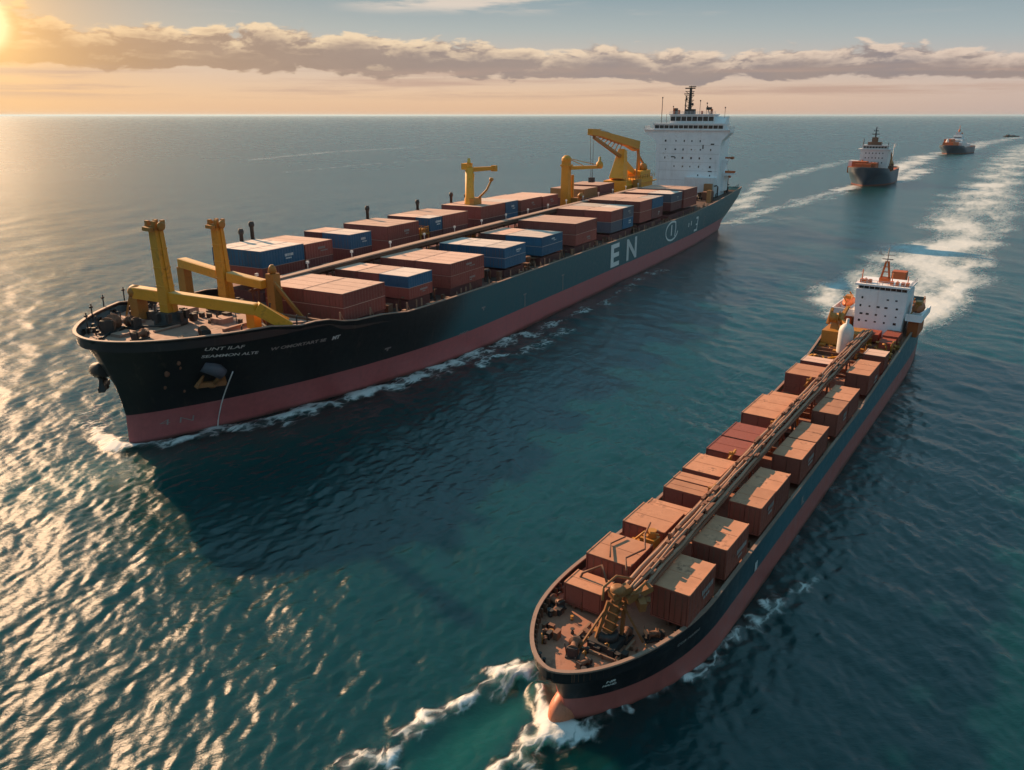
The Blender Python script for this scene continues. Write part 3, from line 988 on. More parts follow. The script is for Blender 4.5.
def sea_material():
    m = bpy.data.materials.new('sea_water')
    m.use_nodes = True
    T = NT(m.node_tree)
    b = m.node_tree.nodes['Principled BSDF']
    geo = T.node('ShaderNodeNewGeometry')
    P = geo.outputs['Position']
    x, y, z = T.sep(P)
    flat = T.comb(x, y, 0.0)
    fo = T.node('ShaderNodeAttribute', attribute_name='foam')
    ae = T.node('ShaderNodeAttribute', attribute_name='aeration')
    big = T.noise(flat, 0.012, 4, 0.55)
    mid = T.noise(flat, 0.05, 3, 0.5)
    deep = T.mix(big, (0.0006, 0.035, 0.041), (0.0009, 0.043, 0.049))
    deep = T.mix(T.math('MULTIPLY', ae.outputs['Fac'], 0.7, clamp=True), deep, (0.006, 0.125, 0.105))
    # foam lace: torn cells and grain inside the foam field
    wob = T.node('ShaderNodeTexNoise'); T.put(wob.inputs['Vector'], flat)
    wob.inputs['Scale'].default_value = 0.45; wob.inputs['Detail'].default_value = 4
    wv = T.node('ShaderNodeVectorMath', operation='MULTIPLY_ADD')
    T.put(wv.inputs[0], wob.outputs['Color']); wv.inputs[1].default_value = (2.6, 2.6, 0); T.put(wv.inputs[2], flat)
    lace_v = wv.outputs[0]
    rotn = T.node('ShaderNodeMapping'); rotn.vector_type = 'TEXTURE'
    T.put(rotn.inputs['Vector'], lace_v)
    rotn.inputs['Rotation'].default_value = (0, 0, R(-33))
    rotn.inputs['Scale'].default_value = (1.0, 2.4, 1.0)
    sv = rotn.outputs[0]
    f1 = T.noise(sv, 0.38, 7, 0.66)
    f2 = T.noise(sv, 1.9, 6, 0.66)
    vor = T.node('ShaderNodeTexVoronoi', feature='DISTANCE_TO_EDGE')
    T.put(vor.inputs['Vector'], sv); vor.inputs['Scale'].default_value = 0.85
    cell = T.smooth(vor.outputs['Distance'], 0.22, 0.0)
    tex = T.math('ADD', T.math('ADD', T.math('MULTIPLY', f1, 0.62), T.math('MULTIPLY', f2, 0.42)), T.math('MULTIPLY', cell, 0.20))
    fm = T.math('ADD', T.math('MULTIPLY', fo.outputs['Fac'], 0.95), T.math('MULTIPLY', T.math('SUBTRACT', tex, 0.56), 2.3))
    foam = T.math('ADD', T.math('MULTIPLY', T.smooth(fm, 0.42, 1.22), 0.76), T.math('MULTIPLY', T.smooth(fm, 0.05, 0.70), 0.24))
    foam = T.math('MULTIPLY', foam, T.smooth(fo.outputs['Fac'], 0.06, 0.30))
    # churned wake: long soft streaks of thin foam
    ve = T.node('ShaderNodeAttribute', attribute_name='veil')
    r2n = T.node('ShaderNodeMapping'); r2n.vector_type = 'TEXTURE'
    T.put(r2n.inputs['Vector'], lace_v)
    r2n.inputs['Rotation'].default_value = (0, 0, R(-31)); r2n.inputs['Scale'].default_value = (1.0, 5.0, 1.0)
    s1 = T.noise(r2n.outputs[0], 0.16, 5, 0.6, 0.6)
    s2 = T.noise(r2n.outputs[0], 0.75, 6, 0.65, 0.3)
    s3 = T.noise(flat, 0.5, 7, 0.7)
    st = T.math('ADD', T.math('MULTIPLY', s1, 0.5), T.math('ADD', T.math('MULTIPLY', s2, 0.32), T.math('MULTIPLY', s3, 0.18)))
    vf = T.smooth(T.math('ADD', ve.outputs['Fac'], T.math('MULTIPLY', T.math('SUBTRACT', st, 0.5), 2.3)), 0.14, 1.08)
    vf = T.math('MULTIPLY', vf, T.smooth(ve.outputs['Fac'], 0.02, 0.35))
    foam = T.math('MAXIMUM', foam, T.math('MULTIPLY', vf, 0.88))
    # scattered fine whitecap flecks
    fl = T.smooth(T.noise(sv, 0.9, 8, 0.72), 0.735, 0.80)
    fl = T.math('MULTIPLY', fl, T.smooth(mid, 0.52, 0.68))
    foam = T.math('MAXIMUM', foam, T.math('MULTIPLY', fl, 0.30))
    col = T.mix(T.math('POWER', foam, 1.25), deep, (0.76, 0.77, 0.76))
    T.put(b.inputs['Base Color'], col)
    # unresolved chop far out makes the surface rougher
    dist = T.node('ShaderNodeVectorMath', operation='LENGTH'); T.put(dist.inputs[0], flat)
    rgh = T.smooth(dist.outputs['Value'], 40.0, 900.0, 0.18, 0.27)
    rgh = T.math('ADD', rgh, T.math('MULTIPLY', T.math('SUBTRACT', big, 0.5), 0.04))
    T.put(b.inputs['Roughness'], T.math('MAXIMUM', rgh, T.math('MULTIPLY', foam, 0.8)))
    b.inputs['IOR'].default_value = 1.5
    b.inputs['Subsurface Weight'].default_value = 1.0
    T.put(b.inputs['Subsurface Weight'], T.smooth(foam, 0.5, 0.05))
    b.inputs['Subsurface Radius'].default_value = (3.0, 26.0, 28.0)
    b.inputs['Subsurface Scale'].default_value = 1.0
    # ripples
    mp = T.node('ShaderNodeMapping'); T.put(mp.inputs['Vector'], flat)
    mp.inputs['Rotation'].default_value = (0, 0, R(-18)); mp.inputs['Scale'].default_value = (0.7, 1.25, 1)
    r1 = T.noise(mp.outputs[0], 1.5, 5, 0.62, 0.3)
    r2 = T.noise(mp.outputs[0], 0.24, 5, 0.62, 0.4)
    r3 = T.noise(mp.outputs[0], 0.055, 4, 0.6, 0.3)
    hgt = T.math('ADD', T.math('MULTIPLY', r1, 0.26), T.math('ADD', T.math('MULTIPLY', r2, 0.62), T.math('MULTIPLY', r3, 0.5)))
    hgt = T.math('ADD', hgt, T.math('MULTIPLY', T.math('MULTIPLY', foam, tex), 0.35))
    bp = T.node('ShaderNodeBump'); bp.inputs['Strength'].default_value = 0.26; bp.inputs['Distance'].default_value = 1.0
    T.put(bp.inputs['Height'], hgt)
    T.l.new(bp.outputs[0], b.inputs['Normal'])
    return m


build_sea()

# ------------------------------------------------------------------ the large ship
def windows(parent, rects, x, d=0.05, mat=None, name='window'):
    """dark panes let a little proud of a wall that faces the bow at x; rects: (y0, y1, z0, z1)"""
    for (y0, y1, z0, z1) in rects:
        m = MB()
        m.box(x - d, x + 0.02, y0, y1, z0, z1)
        m.build(name, mat or M_GLASS, parent)


def rails(m, pts, h=1.05, step=1.6, r=0.035, bars=3):
    for a, b in zip(pts[:-1], pts[1:]):
        a, b = Vector(a), Vector(b)
        n = max(1, int((b - a).length / step))
        for i in range(n + 1):
            p = a.lerp(b, i / n)
            m.box(p.x - r, p.x + r, p.y - r, p.y + r, p.z, p.z + h)
        for k in range(1, bars + 1):
            z = Vector((0, 0, h * k / bars))
            m.beam(a + z, b + z, r * 1.6, r * 1.6)


def winch(parent, x, y, z, s=1.0, rz=0.0, mat=None):
    """mooring winch: bed, drum with flanges, gearbox, motor and brake lever"""
    e = empty('mooring_winch', parent, (x, y, z))
    e.rotation_euler = (0, 0, rz)
    m = MB()
    m.box(-1.6 * s, 1.6 * s, -1.0 * s, 1.0 * s, 0, 0.3 * s)
    m.box(-1.5 * s, -1.1 * s, -0.7 * s, 0.7 * s, 0.3 * s, 1.7 * s)
    m.box(1.0 * s, 1.35 * s, -0.7 * s, 0.7 * s, 0.3 * s, 1.6 * s)
    m.box(1.35 * s, 2.1 * s, -0.5 * s, 0.5 * s, 0.3 * s, 1.3 * s)
    m.beam((-1.3 * s, 0.8 * s, 0.4 * s), (-1.3 * s, 1.1 * s, 2.3 * s), 0.12 * s, 0.12 * s)
    m.build('winch_frame', mat or M_DARK, e)
    m = MB()
    m.lathe((-1.1 * s, 0, 1.05 * s), [(0.95 * s, 0), (0.95 * s, 0.12 * s), (0.5 * s, 0.13 * s), (0.55 * s, 1.0 * s), (0.5 * s, 1.95 * s), (0.95 * s, 1.96 * s), (0.95 * s, 2.08 * s)], 14, 0, 'x')
    m.build('winch_drum', M_RUSTY, e)
    return e


def bollard(parent, x, y, z, s=1.0):
    m = MB()
    m.box(x - 0.9 * s, x + 0.9 * s, y - 0.4 * s, y + 0.4 * s, z, z + 0.12 * s)
    for dx in (-0.5, 0.5):
        m.lathe((x + dx * s, y, z + 0.12 * s), [(0.26 * s, 0), (0.26 * s, 0.8 * s), (0.38 * s, 0.85 * s), (0.38 * s, 1.0 * s), (0.2 * s, 1.04 * s)], 10)
    m.build('bollard', M_DARK, parent)


def vent(parent, x, y, z, h=3.0, r=0.45):
    m = MB()
    m.lathe((x, y, z), [(r * 1.2, 0), (r, 0.15), (r, h * 0.72), (r * 1.75, h * 0.76), (r * 1.8, h * 0.95), (r * 1.2, h)], 12)
    m.build('vent_post', M_DARK if random.random() < 0.5 else M_RUSTY, parent)


def clutter(parent, spots, mat=None, seed=1):
    """lockers, pipe bends and mushroom vents standing about on deck, each a part of its own"""
    rr = random.Random(seed)
    for (x, y, z, s) in spots:
        k = rr.random()
        m = MB()
        if k < 0.4:
            w, d, h = rr.uniform(.4, 1.1) * s, rr.uniform(.4, .9) * s, rr.uniform(.4, 1.2) * s
            m.box(x - w / 2, x + w / 2, y - d / 2, y + d / 2, z, z + h)
            m.box(x - w / 2 - .05 * s, x + w / 2 + .05 * s, y - d / 2 - .05 * s, y + d / 2 + .05 * s, z + h, z + h + .07 * s)
            nm = 'deck_locker'
        elif k < 0.75:
            h = rr.uniform(.7, 1.8) * s
            a = rr.uniform(0, 6.28)
            m.tube([(x, y, z), (x, y, z + h), (x + 0.25 * s * math.cos(a), y + 0.25 * s * math.sin(a), z + h + 0.2 * s), (x + 0.6 * s * math.cos(a), y + 0.6 * s * math.sin(a), z + h + 0.1 * s)], 0.11 * s, 6)
            nm = 'pipe_bend'
        else:
            m.lathe((x, y, z), [(0.3 * s, 0), (0.3 * s, 0.4 * s), (0.18 * s, 0.5 * s), (0.18 * s, 0.9 * s), (0.4 * s, 0.92 * s), (0.4 * s, 1.0 * s)], 8)
            nm = 'mushroom_vent'
        m.build(nm, mat or rr.choice((M_RUSTY, M_RUSTY, M_DARK, M_OCHRE)), parent)


def build_large():
    root = ship_root('large_cargo_ship', -60.7, 117.3, 28.3)
    tag(root, 'very large dark teal cargo ship lettered EN with yellow cranes on deck', 'ship')
    rail = lambda x: interp(x, [(-6, 18.5), (16, 18.2), (21, 17.2), (25, 17.4), (28, 16.9), (32, 15.6), (40, 15.3), (48, 14.2), (80, 13.7), (240, 13.5), (290, 15.0), (340, 16.4)])
    H = Hull([(-4, 1.6), (0, 0), (5.3, 0.2), (10.5, -0.6), (15.6, -2.4), (20.5, -4.6)],
             [(-4, 290), (0, 297), (4, 302), (8, 317), (12, 330), (17, 338)], rail,
             20.8, (88, 44), (1.0, 2.05), 110, (0.80, 0.80), 18.3,
             lambda x, s: interp(x, [(0, 1.03), (18, 1.15), (42, 1.27), (230, 1.27), (300, 1.06), (335, 1.0)]) if s > 0 else 1.0)
    deckz = lambda x: 16.95 - 0.02 * x if x < 28.5 else rail(x) - 1.35
    hm = hull_material('large_hull_paint', (0.020, 0.094, 0.112), (0.0065, 0.0075, 0.010), (0.46, 0.125, 0.125), 5.3, 44.0, 62.0, -1.2)
    hull = H.build(root, hm, [M_DECK, M_DECK_DARK], deckz)
    # lettering on the port shell
    hull_text(H, hull, 'E', 151.5, 6.2, 9.4, M_OFFWHITE, 1.65, 0.25)
    hull_text(H, hull, 'N', 165.0, 6.2, 9.4, M_OFFWHITE, 1.45, 0.2)
    hull_text(H, hull, 'UNT ILAF', 6.9, 15.7, 0.8, M_OFFWHITE, 1.7, 0.01, -0.11)
    hull_text(H, hull, 'SEAMMON ALTE', 7.0, 14.4, 0.72, M_OFFWHITE, 1.6, 0.01, -0.12)
    hull_text(H, hull, 'W OMORTART SE', 17.4, 13.5, 0.8, M_MARK_DIM, 1.6, 0.02, -0.05)
    hull_text(H, hull, 'MT', 29.0, 12.9, 0.95, M_OFFWHITE, 1.2, 0.05)
    hull_text(H, hull, '4 N', 4.0, 2.6, 1.5, M_MARK_DIM, 2.2, -0.02, -0.05)
    # round emblem: a broken ring round an upright stroke and a hook
    m = MB()
    def shell_strip(P, w, mm):
        for (xa, za), (xb, zb) in zip(P[:-1], P[1:]):
            dx, dz = xb - xa, zb - za
            l = math.hypot(dx, dz) or 1
            nx, nz = -dz / l * w / 2, dx / l * w / 2
            ex, ez = dx / l * w * 0.2, dz / l * w * 0.2
            q = [(xa - ex + nx, za - ez + nz), (xa - ex - nx, za - ez - nz), (xb + ex - nx, zb + ez - nz), (xb + ex + nx, zb + ez + nz)]
            o = len(mm.v)
            for off in (0.02, 0.07):
                for (a, b) in q:
                    mm.v.append((a, -(H.half(a, b, -1) + off), b))
            for f in ((0, 1, 2, 3), (4, 5, 6, 7), (0, 1, 5, 4), (1, 2, 6, 5), (2, 3, 7, 6), (3, 0, 4, 7)):
                mm.f.append(tuple(o + i for i in f)); mm.mi.append(0); mm.sm.append(False)
    cx, cz = 212.5, 9.9
    shell_strip([(cx + 7.2 * math.cos(R(a)), cz + 3.3 * math.sin(R(a))) for a in range(75, 360, 15)], 0.62, m)
    shell_strip([(cx - 0.6, cz - 1.4), (cx - 0.6, cz + 2.0)], 1.0, m)
    shell_strip([(cx + 3.6, cz - 2.2), (cx + 4.4, cz + 0.6), (cx + 4.0, cz + 2.8), (cx + 1.6, cz + 3.3)], 0.7, m)
    m.build('emblem', M_OFFWHITE, hull)
    m = MB()
    shell_strip([(243.0, 6.4), (247.0, 6.3), (247.0, 11.2), (244.6, 11.2)], 0.8, m)
    shell_strip([(247.0, 8.6), (244.8, 8.6)], 0.6, m)
    shell_strip([(234.0, 9.0), (234.0, 10.2)], 0.7, m)
    shell_strip([(237.5, 9.2), (237.5, 10.6)], 0.7, m)
    m.build('stern_mark', M_OFFWHITE, hull)
    m = MB()
    for (x, z0, z1) in ((118, 5.6, 9.6), (96, 5.6, 8.6), (258, 6.4, 10.4), (76, 8.8, 9.4), (44, 7.2, 7.7)):
        shell_strip([(x, z0), (x, z1)], 0.35, m)
        shell_strip([(x - 0.7, z1), (x + 0.7, z1)], 0.3, m)
    for k in range(9):
        shell_strip([(66 + k * 0.4, 5.1 + 0.25 * (k % 3)), (66.5 + k * 0.4, 5.4 + 0.2 * (k % 2))], 0.12, m)
    m.build('draught_mark', M_MARK_DIM, hull)
    # bow anchors in their bolsters
    for s, ax, az in ((-1, 9.4, 10.6), (1, 0.6, 10.6)):
        e = empty('anchor', root)
        pr = 0.0 if s < 0 else 2.6
        hf = lambda x, z, o: s * (H.half(x, z, s) + o + (pr if o > 0 else 0))
        m = MB()
        m.tube([(ax - 1.0, hf(ax - 1.0, az + 2.2, -0.8), az + 2.2), (ax + 0.5, hf(ax + 0.5, az + 1.0, 0.5), az + 1.0), (ax + 1.2, hf(ax + 1.2, az + 0.2, 1.1), az + 0.2)], 1.25, 12, 0, 0.95)
        m.build('hawse_bolster', M_SLATE if s < 0 else M_RUBBER, e)
        m = MB()
        m.tube([(ax + 1.2, hf(ax + 1.2, az + 0.2, 1.0), az + 0.2), (ax + 0.6, hf(ax + 0.6, az - 1.4, 0.9), az - 1.4)], 0.36, 8)
        m.beam((ax - 1.6, hf(ax - 1.6, az - 1.5, 0.7), az - 1.3), (ax + 2.3, hf(ax + 2.3, az - 1.5, 0.7), az - 1.6), 0.9, 0.8)
        for dx in (-1.5, 2.1):
            m.beam((ax + dx, hf(ax + dx, az - 1.5, 0.6), az - 1.6), (ax + dx * 0.75, hf(ax + dx * .75, az, 0.7), az + 0.3), 1.0, 0.7, 0.35, 0.25)
        m.lathe((ax + 0.5, hf(ax + 0.5, az - 1.7, 0.7), az - 2.1), [(0.5, 0), (0.8, 0.3), (0.5, 0.9)], 9)
        m.build('anchor_flukes', M_OLD if s < 0 else M_RUBBER, e)
    m = MB()
    m.tube([(12.4, -(H.half(12.4, z, -1) + 0.5), z) for z in (10.8, 9, 7.5, 6, 4.5, 3, 1.5, 0.1)], 0.10, 6)
    m.build('mooring_line', M_OFFWHITE, root)
    m = MB()
    for (x, z, r) in ((4.4, 14.0, .4), (3.6, 12.2, .55), (4.9, 13.0, .25), (4.0, 9.6, .3), (6.6, 8.4, .25)):
        y = -(H.half(x, z, -1) + 0.12)
        m.piece()
        m.lathe((x, y - 0.1, z), [(0.7 * r, -0.3 * r), (r, 0.0), (0.5 * r, 0.3 * r)], 10, 0, 'y')
    m.build_each('fairlead', M_RUSTY, root)
    # forecastle
    fz = 16.85
    winch(root, 5.0, 7.0, fz, 1.35, R(35)); winch(root, 8.4, 6.2, fz, 1.0, R(80)); winch(root, 4.0, -1.0, fz, 0.8, R(10)); winch(root, 9.6, -9.0, fz, 0.9, R(60))
    winch(root, 20.5, -12.2, fz - .3, 1.1, R(60)); winch(root, 20.0, 19.0, fz - .3, 1.2, R(-50)); winch(root, 24.0, 4.0, fz - .4, 1.1, R(90))
    for (x, y) in ((-0.6, 2.6), (1.6, -6.0), (7.0, -11.2), (2.4, 9.6), (8.0, 14.5), (13.0, 17.6), (13.6, -14.2), (18.0, -15.4)):
        bollard(root, x, y, fz, 0.8)
    rr = random.Random(5)
    sp = []
    for k in range(46):
        x = rr.uniform(1, 26)
        s = rr.choice((-1, 1))
        w = H.half(x, rail(x), s) - 1.3
        sp.append((x, s * rr.uniform(0.72, 0.98) * w, deckz(x), rr.uniform(0.6, 1.2)))
    for k in range(26):
        sp.append((rr.uniform(13, 27), rr.uniform(-10, 14), deckz(20), rr.uniform(0.7, 1.4)))
    clutter(root, sp, M_DARK, 3)
    m = MB()
    for (x, y) in ((2.0, 8.6), (6.4, 13.6), (12.0, 18.4), (18, 21.0)):
        m.piece()
        m.tube([(x, y, fz), (x + .1, y, fz + 3.6)], 0.11, 6)
        m.box(x - 0.2, x + 0.3, y - 0.12, y + 0.12, fz + 2.9, fz + 3.2)
    m.build_each('light_post', M_DARK, root)
    m = MB()
    for bx in ((8.0, 13.0, 0.5, 1.0, fz, fz + 0.25), (14, 24, -8.5, -8.0, fz - 0.5, fz + 0.3), (10, 12, 8.0, 14.0, fz - .2, fz + 0.4), (19.5, 22.8, 7.4, 10.4, fz - 0.8, fz + 0.5), (17.4, 20.0, -4.2, -1.5, fz - 0.6, fz + 0.6), (3.0, 6.0, 2.4, 4.6, fz - .2, fz + .5)):
        m.piece(); m.box(*bx)
    m.build_each('hatch', M_DECK, root)
    m = MB()
    for i, (xa, ya, xb, yb2) in enumerate(((4.5, 6, 0, 3.2), (8, 5, 12.4, 1.0), (9, -9, 14, -14), (20, -12, 24, -18), (20, 18, 16, 20.4), (14.6, 5, 21, 10))):
        m.piece(); m.tube([(xa, ya, fz + .5), ((xa + xb) / 2, (ya + yb2) / 2 + .3, fz + .2), (xb, yb2, fz + .35)], 0.16, 6)
    m.build_each('anchor_chain', M_DARK, root)
    # crane posts on the forecastle, each with its stowed boom
    def post_crane(x, y, z0, z1, lean, w0=1.7, w1=1.3, pedestal=True):
        c = empty('deck_crane', root)
        m = MB()
        m.beam((x, y, z0), (x + lean[0], y + lean[1], z1), w0 * 1.25, w0 * 1.25, w1 * 1.25, w1 * 1.25, up=(1, 0, 0))
        m.beam((x + 0.06, y - w0 * .62 - 0.1, z0), (x + lean[0] + 0.06, y + lean[1] - w1 * .62 - 0.1, z1), w0 * 0.35, 0.3, w1 * .3, .26, up=(0, 1, 0))
        for k in range(1, 5):
            t = k / 5
            px, py, pz = x + lean[0] * t, y + lean[1] * t, z0 + (z1 - z0) * t
            ww = (w0 + (w1 - w0) * t) * 0.68
            m.box(px - ww, px + ww, py - ww, py + ww, pz - 0.12, pz + 0.12)
        m.build('crane_post', M_YELLOW, c, 0.06)
        m = MB()
        hx, hy = x + lean[0], y + lean[1]
        m.box(hx - 1.0, hx + 1.0, hy - 1.0, hy + 1.0, z1, z1 + 0.7)
        for (dx, dy) in ((-0.8, -0.8), (-0.8, 0.8), (0.8, -0.8), (0.8, 0.8)):
            m.box(hx + dx - 0.28, hx + dx + 0.28, hy + dy - 0.3, hy + dy + 0.3, z1 + 0.7, z1 + 1.5)
        m.beam((hx - 1.5, hy - 0.9, z1 + 0.2), (hx - 1.5, hy + 0.9, z1 + 0.3), 0.7, 0.6)
        m.lathe((hx, hy - 1.6, z1 + 0.6), [(0.5, 0), (0.75, 0.1), (0.75, 0.3), (0.5, 0.4)], 12, 0, 'y')
        m.lathe((hx - 0.1, hy + 1.2, z1 + 0.6), [(0.5, 0), (0.75, 0.1), (0.75, 0.3), (0.5, 0.4)], 12, 0, 'y')
        m.build('crane_head', M_OCHRE, c)
        if pedestal:
            m = MB()
            m.lathe((x, y, z0 - 0.6), [(2.7, 0), (2.7, 1.1), (2.2, 1.2), (2.0, 2.3), (1.5, 2.4)], 16)
            for a in range(0, 360, 45):
                m.box(x + 2.5 * math.cos(R(a)) - .35, x + 2.5 * math.cos(R(a)) + .35, y + 2.5 * math.sin(R(a)) - .35, y + 2.5 * math.sin(R(a)) + .35, z0 + 0.4, z0 + 1.9)
            m.build('crane_pedestal', M_DARK, c)
        return c
    c = post_crane(13.6, 3.5, fz + .2, 32.4, (-0.2, 0.4))
    m = MB()
    m.beam((13.0, 10.6, 21.5), (15.9, -14.3, 20.7), 1.9, 1.9, 1.6, 1.7)
    m.beam((15.9, -14.0, 20.9), (20.0, -16.9, 17.2), 1.6, 2.1, 1.4, 1.7)
    m.beam((17.2, -13.4, 21.4), (21.0, -16.0, 18.2), 0.3, 0.3)
    m.box(17.0, 18.6, -12.2, -10.4, fz, 20.2)
    m.build('crane_boom', M_YELLOW, c, 0.08)
    m = MB()
    m.beam((13.0, 10.5, 22.48), (15.85, -14.0, 21.58), 1.6, 0.06, 1.4, 0.06)
    m.build('boom_walkway', M_YELLOW_TOP, c)
    m = MB()
    m.box(12.2, 14.2, 9.6, 11.6, fz, 20.6)
    m.beam((11.6, 12.4, fz), (12.8, 11.2, 22.6), 0.3, 0.3)
    m.lathe((13.0, 10.8, 21.6), [(0.7, -1.1), (1.15, -0.4), (1.15, 0.4), (0.7, 1.1)], 12, 0, 'y')
    m.build('boom_rest', M_OCHRE, c)
    c = post_crane(31.2, 9.2, 14.8, 30.4, (-0.4, 0.2), 1.7, 1.3, True)
    m = MB()
    m.beam((34.2, 24.2, 22.2), (31.6, 10.8, 21.5), 1.9, 1.7, 1.9, 1.7)
    m.beam((31.0, 7.6, 21.4), (30.4, -1.6, 20.9), 1.9, 1.7, 1.7, 1.5)
    m.build('crane_boom', M_YELLOW, c, 0.08)
    m = MB()
    m.beam((34.2, 24.0, 23.08), (31.7, 11.2, 22.38), 1.6, 0.06, 1.4, 0.06); m.beam((31.0, 7.6, 22.28), (30.4, -1.6, 21.68), 1.6, 0.06, 1.4, 0.06)
    m.build('boom_walkway', M_YELLOW_TOP, c)
    m = MB()
    m.box(30.6, 32.4, -3.6, -1.8, 14.4, 22.8)
    m.lathe((31.5, -2.7, 22.8), [(0.5, 0), (0.85, .3), (0.6, 1.2), (0.3, 1.6)], 10)
    m.beam((31.4, -3.4, 20.5), (31.8, -8.2, 15.5), 0.4, 0.4); m.beam((30.6, -3.8, 21.5), (31.2, -10.0, 15.0), 0.35, 0.35)
    m.beam((32.2, -2.6, 18.4), (33.8, -2.4, 19.6), 0.5, 0.5)
    m.build('boom_rest', M_OCHRE, c)
    m = MB()
    m.box(33.4, 35.2, 23.0, 25.0, 14.6, 21.3)
    m.build('boom_stool', M_OCHRE, c)
    m = MB()
    m.box(28.7, 29.3, -15.5, 20.0, 13.6, 16.3)
    for k in range(12):
        y = -14 + k * 2.8
        m.box(29.3, 29.7, y, y + 0.3, 13.6, 16.2)
    m.build('break_bulkhead', M_RUSTY, root)
    # walkway over the deck, on trestles
    wz = lambda x: interp(x, [(33, 20.0), (80, 20.6), (150, 21.3), (250, 22.1)])
    m = MB()
    xs = list(range(33, 250, 7))
    for a, b in zip(xs[:-1], xs[1:]):
        m.beam((a, 3.6, wz(a)), (b - 0.03, 3.6, wz(b)), 1.9, 0.3)
    m.build('walkway', M_WALK, root)
    m = MB()
    m.beam((33, 2.75, wz(33) - 0.45), (249, 2.75, wz(249) - 0.45), 0.28, 0.5)
    m.beam((33, 4.45, wz(33) - 0.45), (249, 4.45, wz(249) - 0.45), 0.28, 0.5)
    for a in xs:
        for y in (2.8, 4.4):
            m.beam((a, y, deckz(a)), (a, y, wz(a) - 0.2), 0.24, 0.24)
        m.beam((a, 2.8, deckz(a) + 2), (a, 4.4, wz(a) - 0.6), 0.14, 0.14)
    m.tube([(33, 5.2, wz(33) - 0.7), (249, 5.2, wz(249) - 0.7)], 0.22, 6)
    m.tube([(33, 5.2, wz(33) - 1.6), (249, 5.2, wz(249) - 1.6)], 0.3, 6)
    m.build('walkway_trestle', M_RUSTY, root)
    m = MB()
    for a in xs[::2]:
        y = 4.4
        m.piece()
        m.tube([(a + 1.5, y, wz(a)), (a + 1.5, y, wz(a) + 1.5)], 0.10, 6)
        m.box(a + 1.2, a + 1.8, y - 0.2, y + 0.2, wz(a) + 1.2, wz(a) + 1.7)
    m.build_each('walkway_lamp', M_TANK, root)
    # coamings and lashing posts
    m = MB()
    for (x0, x1) in ((34, 47), (54, 62.6), (69.6, 84.2), (94, 105), (114, 127.2), (136, 151.4), (163, 183), (189, 214), (223, 258)):
        m.piece(); m.box(x0 + 0.4, x1 - 0.4, -15.9, 1.9, deckz(x0) - 0.2, deckz(x0) + 1.9)
    for (x0, x1) in ((43, 65.5), (71, 99.4), (104, 124), (131, 154.6), (156, 184), (206, 250)):
        m.piece(); m.box(x0 + 0.4, x1 - 0.4, 12.4, 25.6, deckz(x0) - 0.2, deckz(x0) + 1.9)
    m.build_each('hatch_coaming', M_MAROON, root)
    m = MB()
    rr = random.Random(9)
    x = 31.0
    while x < 268:
        yb = H.half(x, rail(x), -1) - 1.1
        h = rr.choice((1.4, 1.9, 2.4, 2.9))
        m.piece()
        m.box(x - 0.12, x + 0.12, -yb, -yb + 0.24, deckz(x), deckz(x) + h)
        if rr.random() < 0.45:
            m.box(x - 0.5, x + 0.5, -yb + 0.3, -yb + 1.1, deckz(x), deckz(x) + rr.uniform(0.6, 1.6))
        if rr.random() < 0.3:
            m.beam((x, -yb + 0.1, deckz(x) + h), (x + 1.6, -yb + 0.1, deckz(x)), 0.12, 0.12)
        x += rr.uniform(1.7, 3.3)
    m.build_each('lashing_post', M_PIPE, root)  # lighter brown stands in for sunlit bits along the rail
    m = MB()
    m.tube([(34, -17.6, 14.4)] + [(x, -18.0, deckz(x) + 0.5) for x in range(44, 262, 12)], 0.2, 6)
    m.build('deck_pipe', M_RUSTY, root)
    sp = []
    for gap in ((47, 53.6), (63, 69.2), (85, 93.4), (105.6, 113.4), (128, 135.4), (152, 162.4), (183.6, 188.6), (214.6, 223)):
        for k in range(16):
            x = rr.uniform(*gap)
            sp.append((x, rr.uniform(-17, 4), deckz(x), rr.uniform(0.9, 2.3)))
    clutter(root, sp, M_RUSTY, 4)
    for (x, y, h) in ((50.2, 4.5, 4.2), (64.6, 3.2, 4.0), (88.0, 2.0, 4.4), (108, 0.5, 4.0), (49.2, -10, 3.0), (66.0, -13.5, 2.6), (89.0, -14.0, 3.0), (110.0, -14.5, 3.0), (130.6, -13.0, 3.2), (157.0, -12.0, 3.4), (186, -14, 3.2)):
        vent(root, x, y, deckz(x), h)
    # tall vents and stub masts rising above the far row of containers
    for (x, y, zt) in ((52.0, 27.0, 26.6), (55.4, 27.2, 27.8), (96.0, 27.0, 27.4), (119.0, 27.0, 27.0), (137.0, 27.0, 27.6), (146.0, 27.2, 26.6)):
        m = MB()
        m.lathe((x, y - 1.0, 12.4), [(0.5, 0), (0.42, zt - 13.6), (0.62, zt - 13.5), (0.62, zt - 12.9), (0.45, zt - 12.4)], 10)
        m.build('vent_post', M_DARK, root)
    m = MB()
    m.box(99.4, 103.4, 11.5, 16.5, 20.2, 20.5)
    for (x, y) in ((99.6, 11.8), (103.2, 11.8), (99.6, 16.2), (103.2, 16.2)):
        m.beam((x, y, 12.6), (x, y, 22.3), 0.3, 0.3)
    rails(m, [(99.6, 11.7, 20.5), (103.2, 11.7, 20.5), (103.2, 16.3, 20.5)], 1.6, 1.0, 0.07, 3)
    m.box(100.2, 102.6, 12.4, 14.2, 20.5, 21.6)
    m.build('lashing_bridge', M_OCHRE, root)

    # midship cranes on the far side
    c = empty('deck_crane', root, (5.0, -0.8, 0))
    m = MB()
    m.lathe((131.0, 19.5, 12.6), [(1.7, 0), (1.6, 13.5), (1.35, 14.2), (1.25, 22.6)], 14)
    m.box(129.8, 132.4, 19.2, 21.6, 34.6, 36.4)
